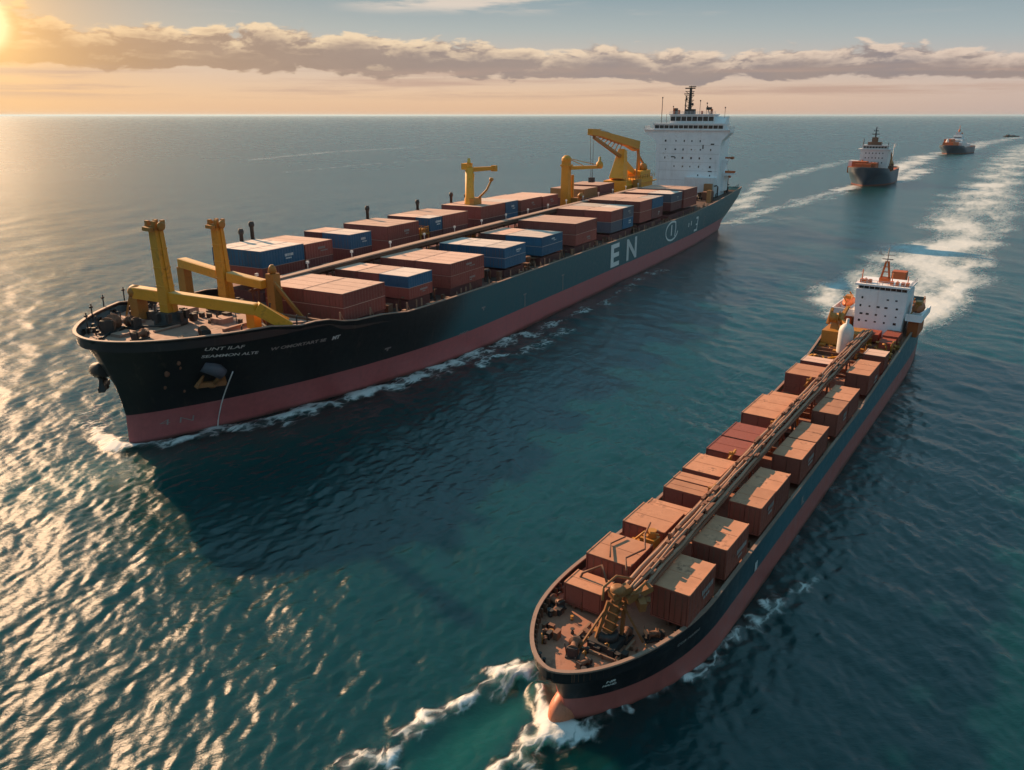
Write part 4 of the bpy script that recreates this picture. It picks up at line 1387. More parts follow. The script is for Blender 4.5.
    m.beam((130.8, 19.5, 36.2), (132.0, 20.2, 37.6), 1.1, 1.1, 0.7, 0.7)
    m.beam((131.2, 19.0, 27.0), (131.3, 18.4, 33.5), 0.7, 0.5)
    m.build('crane_post', M_YELLOW, c)
    m = MB()
    m.beam((131.8, 18.9, 34.6), (136.2, 14.2, 34.9), 1.5, 1.3, 1.2, 1.0)
    m.box(135.7, 136.9, 13.2, 14.8, 34.0, 35.7)
    m.build('crane_jib', M_YELLOW, c, 0.05)
    m = MB()
    m.tube([(132.8, 17.5, 26.2), (134.2, 15.5, 28.6), (135.2, 14.4, 31.4)], 0.32, 8)
    m.lathe((135.2, 14.4, 31.2), [(0.4, 0), (0.75, .3), (0.5, 1.0)], 8)
    m.box(129.6, 134.0, 17.2, 19.4, 24.4, 26.4)
    m.build('hook_arm', M_OCHRE, c)
    c = empty('deck_crane', root)
    m = MB()
    m.beam((189.8, 11.5, 13.0), (189.6, 11.6, 34.8), 3.3, 3.3, 2.5, 2.5, up=(1, 0, 0))
    m.box(187.9, 191.4, 9.8, 13.2, 33.0, 33.6)
    m.lathe((189.6, 11.5, 34.8), [(1.7, 0), (1.7, 1.0), (1.1, 1.6), (0.6, 1.9)], 12)
    m.beam((191.8, 10.0, 20.0), (191.8, 10.0, 30.0), 0.9, 0.6)
    m.build('crane_post', M_YELLOW, c, 0.08)
    m = MB()
    m.beam((190.4, 10.6, 32.4), (198.6, 3.4, 32.5), 1.5, 1.2, 1.3, 1.0)
    m.beam((190.2, 10.6, 35.6), (198.4, 3.6, 33.2), 0.22, 0.22)
    m.beam((190.2, 11.1, 35.6), (194.4, 7.2, 33.1), 0.22, 0.22)
    m.lathe((199.0, 2.9, 32.0), [(0.9, 0), (1.3, 0.8), (1.2, 1.9), (0.5, 2.6), (0.35, 4.0)], 10)
    m.build('crane_jib', M_YELLOW, c)
    m = MB()
    m.box(190.6, 194.0, 7.6, 10.2, 18.5, 22.2); m.lathe((193.4, 7.4, 22.2), [(1.0, 0), (1.2, .8), (.5, 1.6)], 10)
    m.build('crane_cab', M_OCHRE, c)
    # the heavy crane in front of the bridge
    c = empty('heavy_crane', root)
    m = MB()
    m.box(243.0, 276.0, 9.0, 19.0, 20.6, 24.4)
    m.box(240.5, 262.0, 8.6, 19.4, 17.5, 20.6)
    m.box(262.5, 275.5, 10.0, 18.0, 24.4, 27.2)
    m.box(240.0, 280.0, 8.4, 9.0, 22.4, 22.9)
    m.build('crane_base', M_YELLOW, c, 0.1)
    m = MB()
    m.beam((247.0, 14.0, 24.4), (250.6, 14.0, 36.4), 6.2, 6.4, 2.8, 3.0, up=(1, 0, 0))
    m.beam((252.6, 14.0, 30.0), (266.0, 14.0, 25.6), 3.0, 3.4, 2.4, 1.6)
    m.build('crane_post', M_YELLOW, c, 0.1)
    m = MB()
    m.beam((264.0, 13.0, 37.8), (222.5, 14.2, 43.6), 3.4, 3.4, 2.2, 2.0)
    m.beam((222.5, 14.2, 43.6), (216.8, 14.4, 44.0), 3.0, 2.6, 2.2, 2.2)
    m.beam((262.0, 13.0, 35.8), (240.0, 14.0, 41.0), 2.2, 0.7, 1.4, .5)
    m.build('crane_boom', M_YELLOW, c, 0.1)
    m = MB()
    m.beam((219.5, 14.0, 42.0), (249.0, 14.0, 33.6), 1.0, 1.0, 1.2, 1.2)
    for k in range(7):
        t = k / 7
        m.beam((221 + 28 * t, 14, 41.6 - 8 * t), (226 + 28 * t, 14.0, 42.6 - 3.4 * t - 0.8), 0.3, 0.3)
    m.build('crane_stay', M_OCHRE, c)
    m = MB()
    m.beam((270.0, 13.0, 24.4), (266.0, 13.0, 38.2), 1.0, 1.0)
    m.beam((260.0, 11.0, 24.4), (265.6, 12.4, 38.0), 0.7, 0.7)
    m.beam((276.0, 12.0, 27.2), (266.6, 13.0, 34.0), 0.7, 0.7)
    m.lathe((271.0, 12.0, 27.2), [(1.6, 0), (1.9, 1.4), (1.4, 2.6), (0.6, 3.0)], 10)
    m.build('crane_mast', M_OCHRE, c)
    m = MB()
    m.piece()
    for dy in (-0.7, 0.7):
        m.tube([(218.5, 14.4 + dy, 42.8), (219.5, 14.4 + dy * .4, 27.0)], 0.09, 5); m.tube([(265.8, 13 + dy, 38.2), (224.0, 14.2 + dy, 44.9)], 0.09, 5)
    m.box(218.6, 220.4, 13.4, 15.4, 25.4, 27.2)
    m.build_each('hoist_wire', M_DARK, c)
    m = MB()
    m.box(249.6, 253.4, 6.2, 8.4, 13.6, 24.6); m.box(241.5, 244.0, 6.5, 8.0, 13.6, 20.0)
    rails(m, [(240, 8.3, 24.4), (276, 8.3, 24.4)], 1.4, 3.0, 0.08, 2)
    m.build('crane_ladder_tower', M_OCHRE, c)

    # accommodation block
    h = empty('superstructure', root)
    yS, yP, x0, x1, zt = 18.0, -12.4, 305.0, 321.0, 41.2
    m = MB()
    m.prism([(yP, 13.0), (yS - 1.2, 13.0), (yS, 36.6), (yS + 0.6, 38.8), (24.0, 42.4), (24.0, 43.2), (-16.4, 43.2), (-16.4, 42.4), (yP - 0.5, 38.8), (yP, 36.6)], x0, x0 + 7.0, 0, 'x')
    m.box(x0 + 7.0, x1, yP + 0.01, yS - 1.3, 13.2, 41.0)
    m.build('house_block', M_WHITE, h)
    rows = (38.6, 34.8, 31.0, 27.2, 23.4)
    cols = (13.4, 8.4, 4.6, 0.9, -3.2, -8.4)
    rr = random.Random(3)
    for i, z in enumerate(rows):
        for j, y in enumerate(cols):
            if rr.random() < (0.10 if i < 4 else 0.4):
                continue
            jj = y + rr.uniform(-0.25, 0.25)
            w = rr.choice((0.24, 0.30, 0.4, 0.26))
            hh = rr.choice((0.30, 0.36, 0.46))
            m = MB(); m.box(x0 - 0.05, x0 + 0.02, jj - w, jj + w, z - hh, z + hh)
            m.build('window', M_GLASS, h)
    windows(h, [(8.6, 10.4, 31.2, 31.7), (-9.6, -8.0, 37.0, 37.6), (-9.4, -7.6, 25.0, 25.5), (-4.8, -4.2, 35.2, 37.0)], x0, 0.05, M_DARK, 'vent_grille')
    m = MB()
    for z in (21.0, 25.3, 29.1, 32.9, 36.7):
        m.box(x0 - 0.04, x0 + 0.01, yP + 0.4, yS - 1.6, z, z + 0.07)
    m.build('deck_seam', M_MARK_DIM, h)
    # bridge: windows in a long dark strip, wheelhouse above
    m = MB()
    m.box(x0 - 0.6, x0 + 8.0, -16.4, 24.0, 43.2, 43.7)
    m.box(x0 - 0.3, x0 + 8.0, -13.6, 19.6, 43.7, 45.9)
    m.box(x0 - 0.55, x0 + 8.2, -14.2, 20.2, 45.9, 46.4)
    m.box(x0 + 0.8, x0 + 8.0, -8.6, 12.2, 46.4, 50.0)
    m.prism([(x0 + 1, 46.4), (x0 + 8, 46.4), (x0 + 8, 49.4), (x0 + 3.5, 49.4)], -13.6, -8.6, 0, 'y')
    m.box(x0 + 0.4, x0 + 8.4, -9.0, 12.6, 50.0, 50.4)
    m.build('bridge', M_WHITE, h)
    y = -13.0
    while y < 18.6:
        w = 2.0
        m = MB(); m.box(x0 - 0.36, x0 - 0.29, y, y + w, 44.1, 45.5)
        m.build('bridge_window', M_GLASS, h)
        y += 2.3
    for k in range(8):
        y = -8.2 + k * 2.55
        m = MB(); m.box(x0 + 0.72, x0 + 0.81, y, y + 2.2, 47.4, 49.3)
        m.build('bridge_window', M_GLASS, h)
    m = MB()
    rails(m, [(x0 - 0.5, 24.0, 43.7), (x0 - 0.5, 19.8, 43.7)], 1.4, 1.4, 0.06); rails(m, [(x0 + 7.6, 24.0, 43.7), (x0 - 0.5, 24.0, 43.7)], 1.4, 1.4, 0.06)
    rails(m, [(x0 - 0.5, -14.2, 43.7), (x0 - 0.5, -16.4, 43.7), (x0 + 7.6, -16.4, 43.7)], 1.4, 1.4, 0.06)
    rails(m, [(x0 + 0.5, -9.0, 50.4), (x0 + 0.5, 12.4, 50.4)], 1.1, 1.6, 0.05)
    rails(m, [(x0 - 0.4, -14.1, 46.4), (x0 - 0.4, 20.1, 46.4)], 0.9, 2.0, 0.045, 2)
    m.build('railing', M_WHITE, h)
    # main mast and whip aerials
    t = empty('radar_mast', root)
    m = MB()
    mx, my = x0 + 5.0, 4.4
    m.box(mx - 1.2, mx + 1.2, my - 2.6, my + 2.0, 50.4, 52.6)
    m.beam((mx, my, 50.4), (mx, my, 61.4), 1.4, 1.4, 0.9, 0.9)
    m.beam((mx, my + 2.2, 50.4), (mx, my + 2.0, 58.2), 0.4, 0.4)
    for z in (54.2, 56.4, 58.4, 60.2):
        m.box(mx - 0.7, mx + 0.7, my - 1.6, my + 2.4, z, z + 0.22)
        m.beam((mx, my - 1.4, z), (mx, my - 0.4, z - 1.2), 0.2, 0.2)
        m.beam((mx, my + 2.2, z), (mx, my + 0.5, z - 1.2), 0.2, 0.2)
    m.box(mx - 0.4, mx + 0.4, my - 2.0, my + 2.6, 61.4, 61.9)
    m.build('mast_tower', M_DARK, t)
    m = MB()
    m.box(mx - 0.9, mx - 0.5, my - 1.8, my + 2.8, 59.0, 59.4); m.box(mx - 0.9, mx - 0.6, my - 2.6, my + 0.8, 62.1, 62.5); m.lathe((mx, my, 61.9), [(0.2, 0), (0.2, 0.8)], 6)
    m.lathe((mx, my + 1.8, 56.6), [(0.5, 0), (0.6, 0.5), (0.3, 1.0)], 8); m.lathe((mx, my - 1.2, 54.4), [(0.5, 0), (0.6, 0.4), (0.3, .9)], 8)
    m.build('radar_scanner', M_DARK, t)
    m = MB()
    for (yy, zz, zb) in ((17.0, 58.0, 46.4), (-1.0, 56.5, 50.4), (-4.2, 55.4, 50.4), (-12.6, 53.5, 46.4), (11.6, 54.0, 50.4), (14.6, 50.5, 46.4)):
        m.piece()
        m.tube([(x0 + 3, yy, zb), (x0 + 3, yy, zz)], 0.16 if zz > 57 else 0.10, 6)
        if zz > 53:
            m.lathe((x0 + 3, yy, zz - 0.6), [(0.3, 0), (0.3, 0.6)], 6)
    m.piece(); m.beam((x0 + 3, -5.6, 50.4), (x0 + 3, -4.4, 54.0), .3, .3); m.box(x0 + 2.6, x0 + 3.6, -6.4, -4.0, 52.2, 53.4); m.box(x0 + 2, x0 + 4, 9.6, 10.6, 50.4, 53)
    m.build_each('aerial', M_DARK, root)
    m = MB()
    for (yy, w, hh) in ((10.9, 0.9, 2.6), (8.6, .6, 1.8), (-6.6, 0.8, 2.2), (-2.2, 0.7, 1.4)):
        m.piece(); m.box(x0 + 2, x0 + 3.2, yy - w / 2, yy + w / 2, 50.4, 50.4 + hh)
    m.build_each('roof_locker', M_ORANGE, root)
    # aft of the block: lower house, funnel deck, lifeboat davits, poop
    m = MB()
    m.box(300.6, 305.0, -12.0, 2.0, 13.6, 22.6)
    m.box(321.0, 328.0, -10.5, 11.0, 15.0, 24.0)
    m.build('aft_house', M_WHITE, h)
    m = MB()
    m.prism([(-12.3, 22.0), (-15.4, 30.0), (-12.3, 30.4)], 310.0, 311.2, 0, 'x')
    m.prism([(-12.3, 16.0), (-12.3, 24.2), (-17.4, 24.2), (-17.4, 23.4), (-13.4, 23.0), (-13.4, 16.0)], 312.0, 320.0, 0, 'x')
    m.build('wing_brace', M_WHITE, h)
    m = MB()
    m.piece(); m.beam((312.0, -13.5, 31.2), (312.0, -17.6, 31.2), 1.0, 0.7); m.lathe((312, -16.6, 30.6), [(.5, 0), (.9, .5), (.5, 1.2)], 8)
    m.piece(); m.beam((314.0, -13.5, 24.8), (314.0, -18.0, 24.8), 1.6, 0.9); m.beam((316, -14, 25.2), (316, -15.5, 22.0), 0.8, 0.8)
    m.build_each('davit', M_ORANGE, root)
    rr = random.Random(12)
    sp = [(rr.uniform(288, 304), rr.uniform(-14, -4), deckz(296), rr.uniform(1.6, 3.2)) for _ in range(18)] + [(rr.uniform(317, 327), rr.uniform(-12.8, -8), deckz(320), rr.uniform(1.6, 3.6)) for _ in range(18)]
    clutter(root, sp, M_DARK, 8)
    m = MB()
    m.piece(); m.box(318.5, 325.0, -12.6, -9.6, 14.2, 21.5); m.piece(); m.box(284.5, 287.0, -15.5, -13.5, 13, 18.4); m.piece(); m.box(290.0, 296.0, -13.5, -9.5, 13, 17.2)
    m.build_each('deck_store', M_RUSTY, root)
    m = MB()
    m.piece(); m.box(325.6, 328.4, -11.5, -8.4, 19.0, 21.6); m.piece(); m.box(282.0, 283.6, -15.6, -14.0, 13, 18.8); m.piece(); m.box(297.6, 300.2, -11.6, -8.2, 13.2, 20.2)
    m.build_each('stern_locker', M_TAN, root)
    m = MB()
    for x in range(300, 329, 3):
        m.beam((x, -(H.half(x, rail(x), -1) - .4), rail(x)), (x, -(H.half(x, rail(x), -1) - .4), rail(x) + 2.4), .16, .16)
    m.beam((328, -11.6, 16), (328, -11.6, 25), .25, .25)
    m.build('stern_rail', M_DARK, root)

    # ------------- containers on deck
    gp = 'containers in the near row of the large ship'
    gs = 'containers in the far row of the large ship'
    ords = ['first', 'second', 'third', 'fourth', 'fifth', 'sixth', 'seventh', 'eighth', 'ninth', 'tenth', 'eleventh', 'twelfth']
    names = {'red': 'rust red', 'maroon': 'dark maroon', 'blue': 'blue', 'slate': 'slate grey', 'tan': 'tan orange'}
    y0, y1 = -16.4, 2.4

    def block(bay, row, x0, x1, z0, z1, lower, upper, ya, yb, grp, seed):
        """lower, upper: list of (colour, share) from the ship's port side inwards"""
        zt = [z0 + (z1 - z0) * k / 2 for k in range(3)]
        for lev, spec in ((0, lower), (1, upper)):
            tot = sum(s for _, s in spec)
            y = ya
            for i, (col, s) in enumerate(spec):
                w = (yb - ya) * s / tot
                where = '' if len(spec) == 1 else (', rail side' if i == 0 else ', walkway side' if i == len(spec) - 1 else ', middle') if row == 'near' else \
                    (', walkway side' if i == 0 else ', outer side' if i == len(spec) - 1 else ', middle')
                label = "%s %s container, %s %s-row bay from large ship's bow%s" % ('upper' if lev else 'lower', names[col], ords[bay], row, where)
                rf = None
                container(root, x0, x1, y + 0.03, y + w - 0.03, zt[lev], zt[lev + 1] - zt[lev] - 0.03, col, label, grp, rf,
                          mark=seed * 7 + lev if (i == 0 and seed % 2 == 0 and lev == 1) or (i == 0 and seed % 3 == 0 and lev == 0) else None, door=True, bars=(seed % 3 == 1))
                y += w
    N = 'near'
    block(0, N, 34.2, 46.5, 14.7, 19.9, [('red', 1)], [('red', 1), ('red', 1)], y0, y1, gp, 1)
    block(1, N, 54.2, 62.6, 14.9, 19.6, [('red', 2), ('maroon', 3)], [('blue', 2), ('red', 1.6), ('red', 1.6)], y0, y1, gp, 3)
    block(2, N, 69.8, 84.1, 14.3, 19.7, [('red', 1)], [('red', 1), ('red', 1)], y0, y1, gp, 6)
    block(3, N, 94.0, 105.0, 14.8, 19.7, [('blue', 1), ('maroon', 1)], [('blue', 1), ('blue', 1.2), ('blue', 1)], y0, y1, gp, 4)
    block(4, N, 114.2, 127.0, 14.8, 19.7, [('blue', 1.2), ('blue', 1)], [('blue', 1.4), ('maroon', 1)], y0, y1, gp, 8)
    block(5, N, 136.0, 151.4, 14.5, 20.8, [('red', 1)], [('red', 1)], y0, y1, gp, 9)
    block(6, N, 163.0, 172.8, 14.8, 21.6, [('slate', 1), ('red', 1)], [('red', 1), ('red', 1)], y0, y1, gp, 11)
    block(7, N, 173.3, 183.0, 14.8, 21.6, [('blue', 1), ('maroon', 1)], [('slate', 1), ('slate', 1.2)], y0, y1, gp, 12)
    block(8, N, 189.4, 201.4, 15.0, 22.2, [('red', 1)], [('red', 1), ('red', 1)], y0, y1, gp, 13)
    block(9, N, 201.8, 214.0, 15.0, 22.2, [('maroon', 1)], [('blue', 0.6), ('red', 1.4)], y0, y1, gp, 15)
    block(10, N, 223.6, 237.4, 15.6, 22.0, [('maroon', 1)], [('slate', 1), ('red', 1)], y0, y1, gp, 14)
    block(11, N, 240.0, 258.0, 15.2, 22.2, [('red', 1)], [('red', 1), ('red', 1)], y0, y1, gp, 17)
    S = 'far'
    a0, a1 = 12.0, 26.0
    block(0, S, 43.6, 56.0, 17.0, 23.9, [('red', 1)], [('blue', 1), ('blue', 1), ('blue', 1)], a0, a1, gs, 4)
    block(1, S, 56.4, 65.3, 17.0, 23.6, [('maroon', 1)], [('red', 1)], a0, a1, gs, 6)
    block(2, S, 71.5, 79.4, 17.0, 23.8, [('maroon', 1)], [('blue', 1.5), ('maroon', 1)], a0, a1, gs, 10)
    block(3, S, 86.0, 99.3, 17.0, 24.0, [('red', 1)], [('red', 1)], a0, a1, gs, 14)
    block(4, S, 104.5, 110.4, 17.0, 24.1, [('maroon', 1)], [('blue', 1), ('maroon', 2)], a0, a1, gs, 16)
    block(5, S, 110.8, 123.9, 17.0, 24.1, [('maroon', 1)], [('red', 1)], a0, a1, gs, 7)
    block(6, S, 131.4, 146.0, 17.2, 24.5, [('maroon', 1)], [('red', 1)], a0, a1, gs, 5)
    block(7, S, 146.4, 154.4, 17.2, 24.5, [('blue', 1)], [('blue', 1)], a0, a1, gs, 8)
    block(8, S, 156.5, 171.5, 17.2, 24.2, [('maroon', 1)], [('red', 1)], a0, a1, gs, 10)
    block(9, S, 172.4, 184.2, 17.2, 24.0, [('maroon', 1)], [('red', 1)], a0, a1, gs, 12)
    block(10, S, 207.0, 220.0, 17.0, 23.8, [('maroon', 1)], [('tan', 1)], a0, a1, gs, 5)
    block(11, S, 222.5, 237.5, 17.0, 24.2, [('maroon', 1)], [('maroon', 1)], a0, a1, gs, 7)


build_large()


# ------------------------------------------------------------------ the nearer, rust-coloured ship
def build_near():
    root = ship_root('coastal_cargo_ship', 4.6, 56.5, 34.2)
    tag(root, 'slender teal and red cargo ship with rust-red containers and a pipe boom along its middle', 'ship')
    rail = lambda x: interp(x, [(-4, 7.2), (12, 6.9), (75, 7.0), (105, 8.4), (128, 9.9), (152, 10.8)])
    H = Hull([(-4, 0.4), (0, 0), (2.7, -0.3), (5.3, -1.1), (7.2, -2.8)], [(-4, 141), (0, 145), (4, 148), (8, 150.5), (11, 151.5)], rail,
             7.45, (18.5, 18.0), (1.12, 1.75), 34, (0.78, 0.70), 6.9,
             lambda x, s: interp(x, [(4, 1.0), (22, 0.78), (92, 0.82), (112, 1.0)]) if s > 0 else 1.0, -2.5)
    deckz = lambda x: rail(x) - 0.95
    hm = hull_material('coastal_hull_paint', (0.026, 0.110, 0.138), (0.008, 0.008, 0.011), (0.43, 0.118, 0.098), 2.75, 6.0, 34.0, -1.0, 0.8, 0.95)
    hull = H.build(root, hm, M_DECK_RED, deckz, 0.22, 16, 80)
    hull_text(H, hull, 'NR', 1.6, 4.3, 0.42, M_OFFWHITE, 1.3, 0.01, 0.05)
    hull_text(H, hull, 'HAND', 1.5, 3.85, 0.36, M_OFFWHITE, 1.0, 0.01, 0.05)
    hull_text(H, hull, 'COR MARIN', 8.4, 5.2, 0.5, M_MARK_DIM, 1.25, 0.0, 0.02)
    hull_text(H, hull, 'II', 26.5, 4.0, 1.5, M_OFFWHITE, 1.2, 0.02)
    hull_text(H, hull, 'IL', 44.0, 4.4, 1.5, M_MARK_DIM, 1.2, 0.02)
    # bulbous forefoot breaking the surface
    m = MB()
    o = len(m.v)
    nu, nv = 18, 14
    for i in range(nu + 1):
        a = math.pi * i / nu
        for j in range(nv):
            b = 2 * math.pi * j / nv
            r = math.sin(a)
            m.v.append((1.2 - 2.5 * math.cos(a) , 1.25 * r * math.cos(b) + 0.55, 0.5 + 2.05 * r * math.sin(b)))
    for i in range(nu):
        for j in range(nv):
            m.f.append((i * nv + j, i * nv + (j + 1) % nv, (i + 1) * nv + (j + 1) % nv, (i + 1) * nv + j)); m.mi.append(0); m.sm.append(True)
    m.build('bulbous_bow', paint('bulb_sunlit_orange', (0.52, 0.17, 0.09), 0.4, RUST, 0.5, 0.6), root)  # orange imitates sunlight on the red starboard bow face
    # forecastle fittings
    fz = deckz(4) + 0.01
    winch(root, 1.6, 0.2, fz, 0.62, R(20)); winch(root, 6.6, 5.0, fz, 0.55, R(70)); winch(root, 7.2, -4.6, fz, 0.5, R(-40)); winch(root, 0.4, -1.4, fz, 0.4, R(-20))
    winch(root, 5.8, -2.6, fz, 0.5, R(0))
    for (x, y) in ((-1.2, 1.6), (0.6, 3.6), (3.0, 5.1), (-1.0, -1.4), (1.4, -3.6), (4.4, -5.2), (9.0, 6.0), (9.6, -6.0)):
        bollard(root, x, y, fz, 0.42)
    rr = random.Random(21)
    sp = []
    for k in range(46):
        x = rr.uniform(-0.8, 11)
        w = H.half(x, rail(x), -1) - 0.75
        sp.append((x, rr.choice((-1, 1, 1)) * rr.uniform(0.72, 0.99) * w, deckz(x), rr.uniform(0.35, 0.75)))
    for k in range(16):
        sp.append((rr.uniform(2.0, 6.0), rr.uniform(-3.4, 1.0), fz, rr.uniform(0.4, 0.8)))
    for k in range(22):
        sp.append((rr.uniform(1.2, 7.4), rr.uniform(-6.0, 3.6), fz, rr.uniform(0.35, 0.8)))
    clutter(root, sp, None, 5)
    m = MB()
    for k in range(18):
        a = k / 17
        x = -1.9 + 11.0 * a ** 1.6
        for s in (-1, 1):
            w = H.half(x, rail(x), s) - 0.42
            m.piece(); m.box(x - 0.06, x + 0.06, s * w - 0.16, s * w + 0.16, deckz(x), rail(x) - 0.02)
    m.build_each('bulwark_stay', M_RUSTY, root)
    m = MB()
    m.box(2.4, 5.8, -3.6, -3.4, fz, fz + 0.35); m.box(2.4, 5.8, 0.8, 1.0, fz, fz + 0.35); m.box(2.2, 2.4, -3.6, 1.0, fz, fz + 0.35)
    m.build('crane_bed', M_PIPE, root)
    # deck crane carrying a long pipe boom over the hold
    c = empty('boom_crane', root)
    m = MB()
    cx, cy = 4.3, -1.6
    m.box(cx - 1.3, cx + 1.3, cy - 1.3, cy + 1.3, fz, fz + 0.7)
    m.lathe((cx, cy, fz + 0.7), [(1.0, 0), (0.95, 0.6), (0.75, 0.7)], 12)
    m.build('crane_pedestal', M_DARK, c)
    m = MB()
    m.beam((cx, cy, fz + 0.9), (cx + 0.5, cy - 0.6, fz + 4.9), 0.85, 0.85, 0.62, 0.62, up=(1, 0, 0))
    m.beam((cx - 0.75, cy + 0.7, fz + 0.8), (cx - 0.1, cy, fz + 4.4), 0.28, 0.28)
    m.beam((cx + 0.9, cy - 0.9, fz + 0.8), (cx + 1.1, cy - 1.0, fz + 4.6), 0.3, 0.3)
    m.beam((cx - 2.3, cy + 1.6, fz + 0.2), (cx - 0.2, cy + 0.2, fz + 3.6), 0.16, 0.16)
    m.beam((cx + 1.7, cy - 2.6, fz + 0.2), (cx + 0.8, cy - 1.0, fz + 3.8), 0.16, 0.16)
    for k in range(1, 5):
        z = fz + 0.9 + k * 0.8
        t = k / 5
        m.box(cx + .5 * t - .6, cx + .5 * t + .6, cy - .6 * t - .58, cy - .6 * t + .58, z, z + 0.1)
    m.build('crane_post', M_OLD, c)
    m = MB()
    m.beam((cx - 0.1, cy - 0.2, fz + 5.0), (cx + 1.5, cy - 1.1, fz + 5.3), 0.95, 0.7, 0.8, 0.6)
    m.lathe((cx + 0.5, cy - 0.5, fz + 5.1), [(0.6, 0), (0.72, 0.2), (0.6, 0.55), (0.3, 0.7)], 14)
    m.beam((cx + 1.0, cy - 1.0, fz + 4.4), (cx + 3.2, cy - 2.4, fz + 4.9), 1.0, 0.7, 0.7, 0.5)
    m.beam((cx + 1.3, cy - 2.6, fz + 3.9), (cx + 2.8, cy - 1.2, fz + 4.3), 0.6, 0.9)
    m.tube([(cx - 0.6, cy + 0.3, fz + 4.6), (cx, cy + 0.6, fz + 5.5), (cx + 1.6, cy + 0.2, fz + 5.9), (cx + 3.0, cy - 0.8, fz + 5.2)], 0.13, 6)
    m.tube([(cx + 0.9, cy - 1.6, fz + 5.0), (cx + 2.2, cy - 2.2, fz + 5.7), (cx + 3.6, cy - 1.7, fz + 5.0)], 0.14, 6)
    m.beam((cx + 2.6, cy - 2.4, fz + 4.0), (cx + 3.4, cy - 1.6, fz + 2.4), 0.5, 0.5, 0.3, 0.3)
    m.build('crane_head', M_OLD, c)
    bz = lambda x: interp(x, [(6, 10.95), (100, 11.2), (112, 10.9)])
    by = lambda x: -interp(x, [(6, 2.7), (14, 2.5), (30, 2.1), (50, 1.7), (100, 1.2), (112, 0.9)])
    xs = [6 + i * 2.0 for i in range(54)]
    m = MB()
    for dy, dz, r in ((-0.75, -0.1, 0.20), (-0.3, 0.25, 0.15), (0.15, 0.05, 0.20), (0.75, -0.15, 0.24), (-0.1, -0.45, 0.16)):
        m.tube([(x, by(x) + dy + 0.05 * math.sin(x * .7 + dy * 9), bz(x) + dz + 0.05 * math.sin(x * 0.5 + dy * 5)) for x in xs], r, 6)
    m.build('boom_pipe', M_PIPE, c)
    m = MB()
    for i, x in enumerate(xs[:-1]):
        s = 1 if i % 2 else -1
        m.beam((x, by(x) - 0.95 * s, bz(x) - 0.3), (x + 2, by(x + 2) + 0.95 * s, bz(x + 2) - 0.3), 0.12, 0.12)
        m.beam((x, by(x) - 1.0, bz(x) - 0.25), (x, by(x) + 1.0, bz(x) - 0.25), 0.14, 0.14)
    for y in (-1.0, 1.0):
        m.beam((6, by(6) + y, bz(6) - 0.35), (30, by(30) + y, bz(30) - 0.35), 0.18, 0.3); m.beam((30, by(30) + y, bz(30) - 0.35), (50, by(50) + y, bz(50) - 0.35), 0.18, 0.3)
        m.beam((50, by(50) + y, bz(50) - 0.35), (112, by(112) + y, bz(112) - 0.35), 0.18, 0.3)
    for x in (16.6, 26.5, 41.0, 54.2, 60.0, 70.6, 80.0, 94.0):
        m.beam((x, by(x), deckz(x)), (x, by(x), bz(x) - 0.4), 0.3, 0.3)
        m.beam((x, by(x) - 0.9, deckz(x)), (x, by(x), bz(x) - 0.6), 0.16, 0.16)
    rr = random.Random(31)
    for k in range(80):
        x = rr.uniform(8, 100)
        yy = by(x) + rr.uniform(-.9, .7)
        L = rr.uniform(.2, 2.2)
        m.box(x, x + L, yy, yy + rr.uniform(.12, .4), bz(x) - .1, bz(x) + rr.uniform(.25, .55))
    m.build('boom_truss', M_RUSTY, c)
    m = MB()
    pts = [(9, -0.9), (11, 0.2), (13.5, -0.6), (16, 0.6), (18.6, 1.2)]
    m.piece(); m.tube([(x, y, 10.75) for x, y in pts], 0.10, 6); m.piece(); m.tube([(8.2, 0.6, 9.4), (9.4, 1.8, 10.2), (9.0, 3.6, 9.0), (8.0, 4.4, 6.6)], 0.13, 6)
    m.piece(); m.tube([(10.6, 1.6, 10.6), (13, 2.8, 10.5), (15, 2.2, 10.5)], 0.08, 6)
    m.build_each('hose', M_RUSTY, root)
    m = MB()
    m.piece(); m.box(16.2, 17.5, -0.4, 1.2, 7, 10.2); m.box(16.5, 17.2, 1.0, 2.4, 8.2, 9.4); m.lathe((16.9, 0.2, 10.2), [(.5, 0), (.3, .4), (.45, .8)], 8); m.tube([(16.4, 2.2, 9.2), (16.8, 1.0, 10.6), (17.2, -.4, 10.5)], .12, 6)
    for (x, y) in ((29.6, -0.9), (40.4, 0.6), (53.6, -0.4), (66, -0.7), (75, 0.6)):
        m.piece(); m.beam((x, y, 6.2), (x, y, 10.9), .35, .35); m.beam((x - .6, y, 10.2), (x + .6, y - .4, 11.1), .2, .2); m.beam((x, y + .5, 9.6), (x, y - .6, 11.0), .18, .18)
    m.build_each('valve_stand', M_OCHRE, root)
    # hatch beams between the stacks and toward the bridge
    m = MB()
    rr = random.Random(41)
    for x in (16.2, 16.9, 25.6, 26.4, 27.6, 39.8, 40.3, 53.2, 54.4, 59.0, 60.6, 70.6, 72.6, 74.6, 77.0, 92.0, 94.2, 100.4, 102.6, 104.8, 107.0, 109.2):
        m.piece(); m.box(x, x + 0.35, -6.4, H.half(x, rail(x), 1) - 0.4, deckz(x), deckz(x) + rr.uniform(0.3, 1.0))
    m.build_each('hatch_beam', M_RUSTY, root)
    m = MB()
    m.tube([(10, -6.6, deckz(10) + .35), (22, -7.05, deckz(22) + .35), (74, -7.05, deckz(74) + 0.35), (104, -6.95, deckz(104) + 0.35)], 0.12, 6)
    m.build('deck_pipe', M_RUSTY, root)
    m = MB()
    x = 8.0
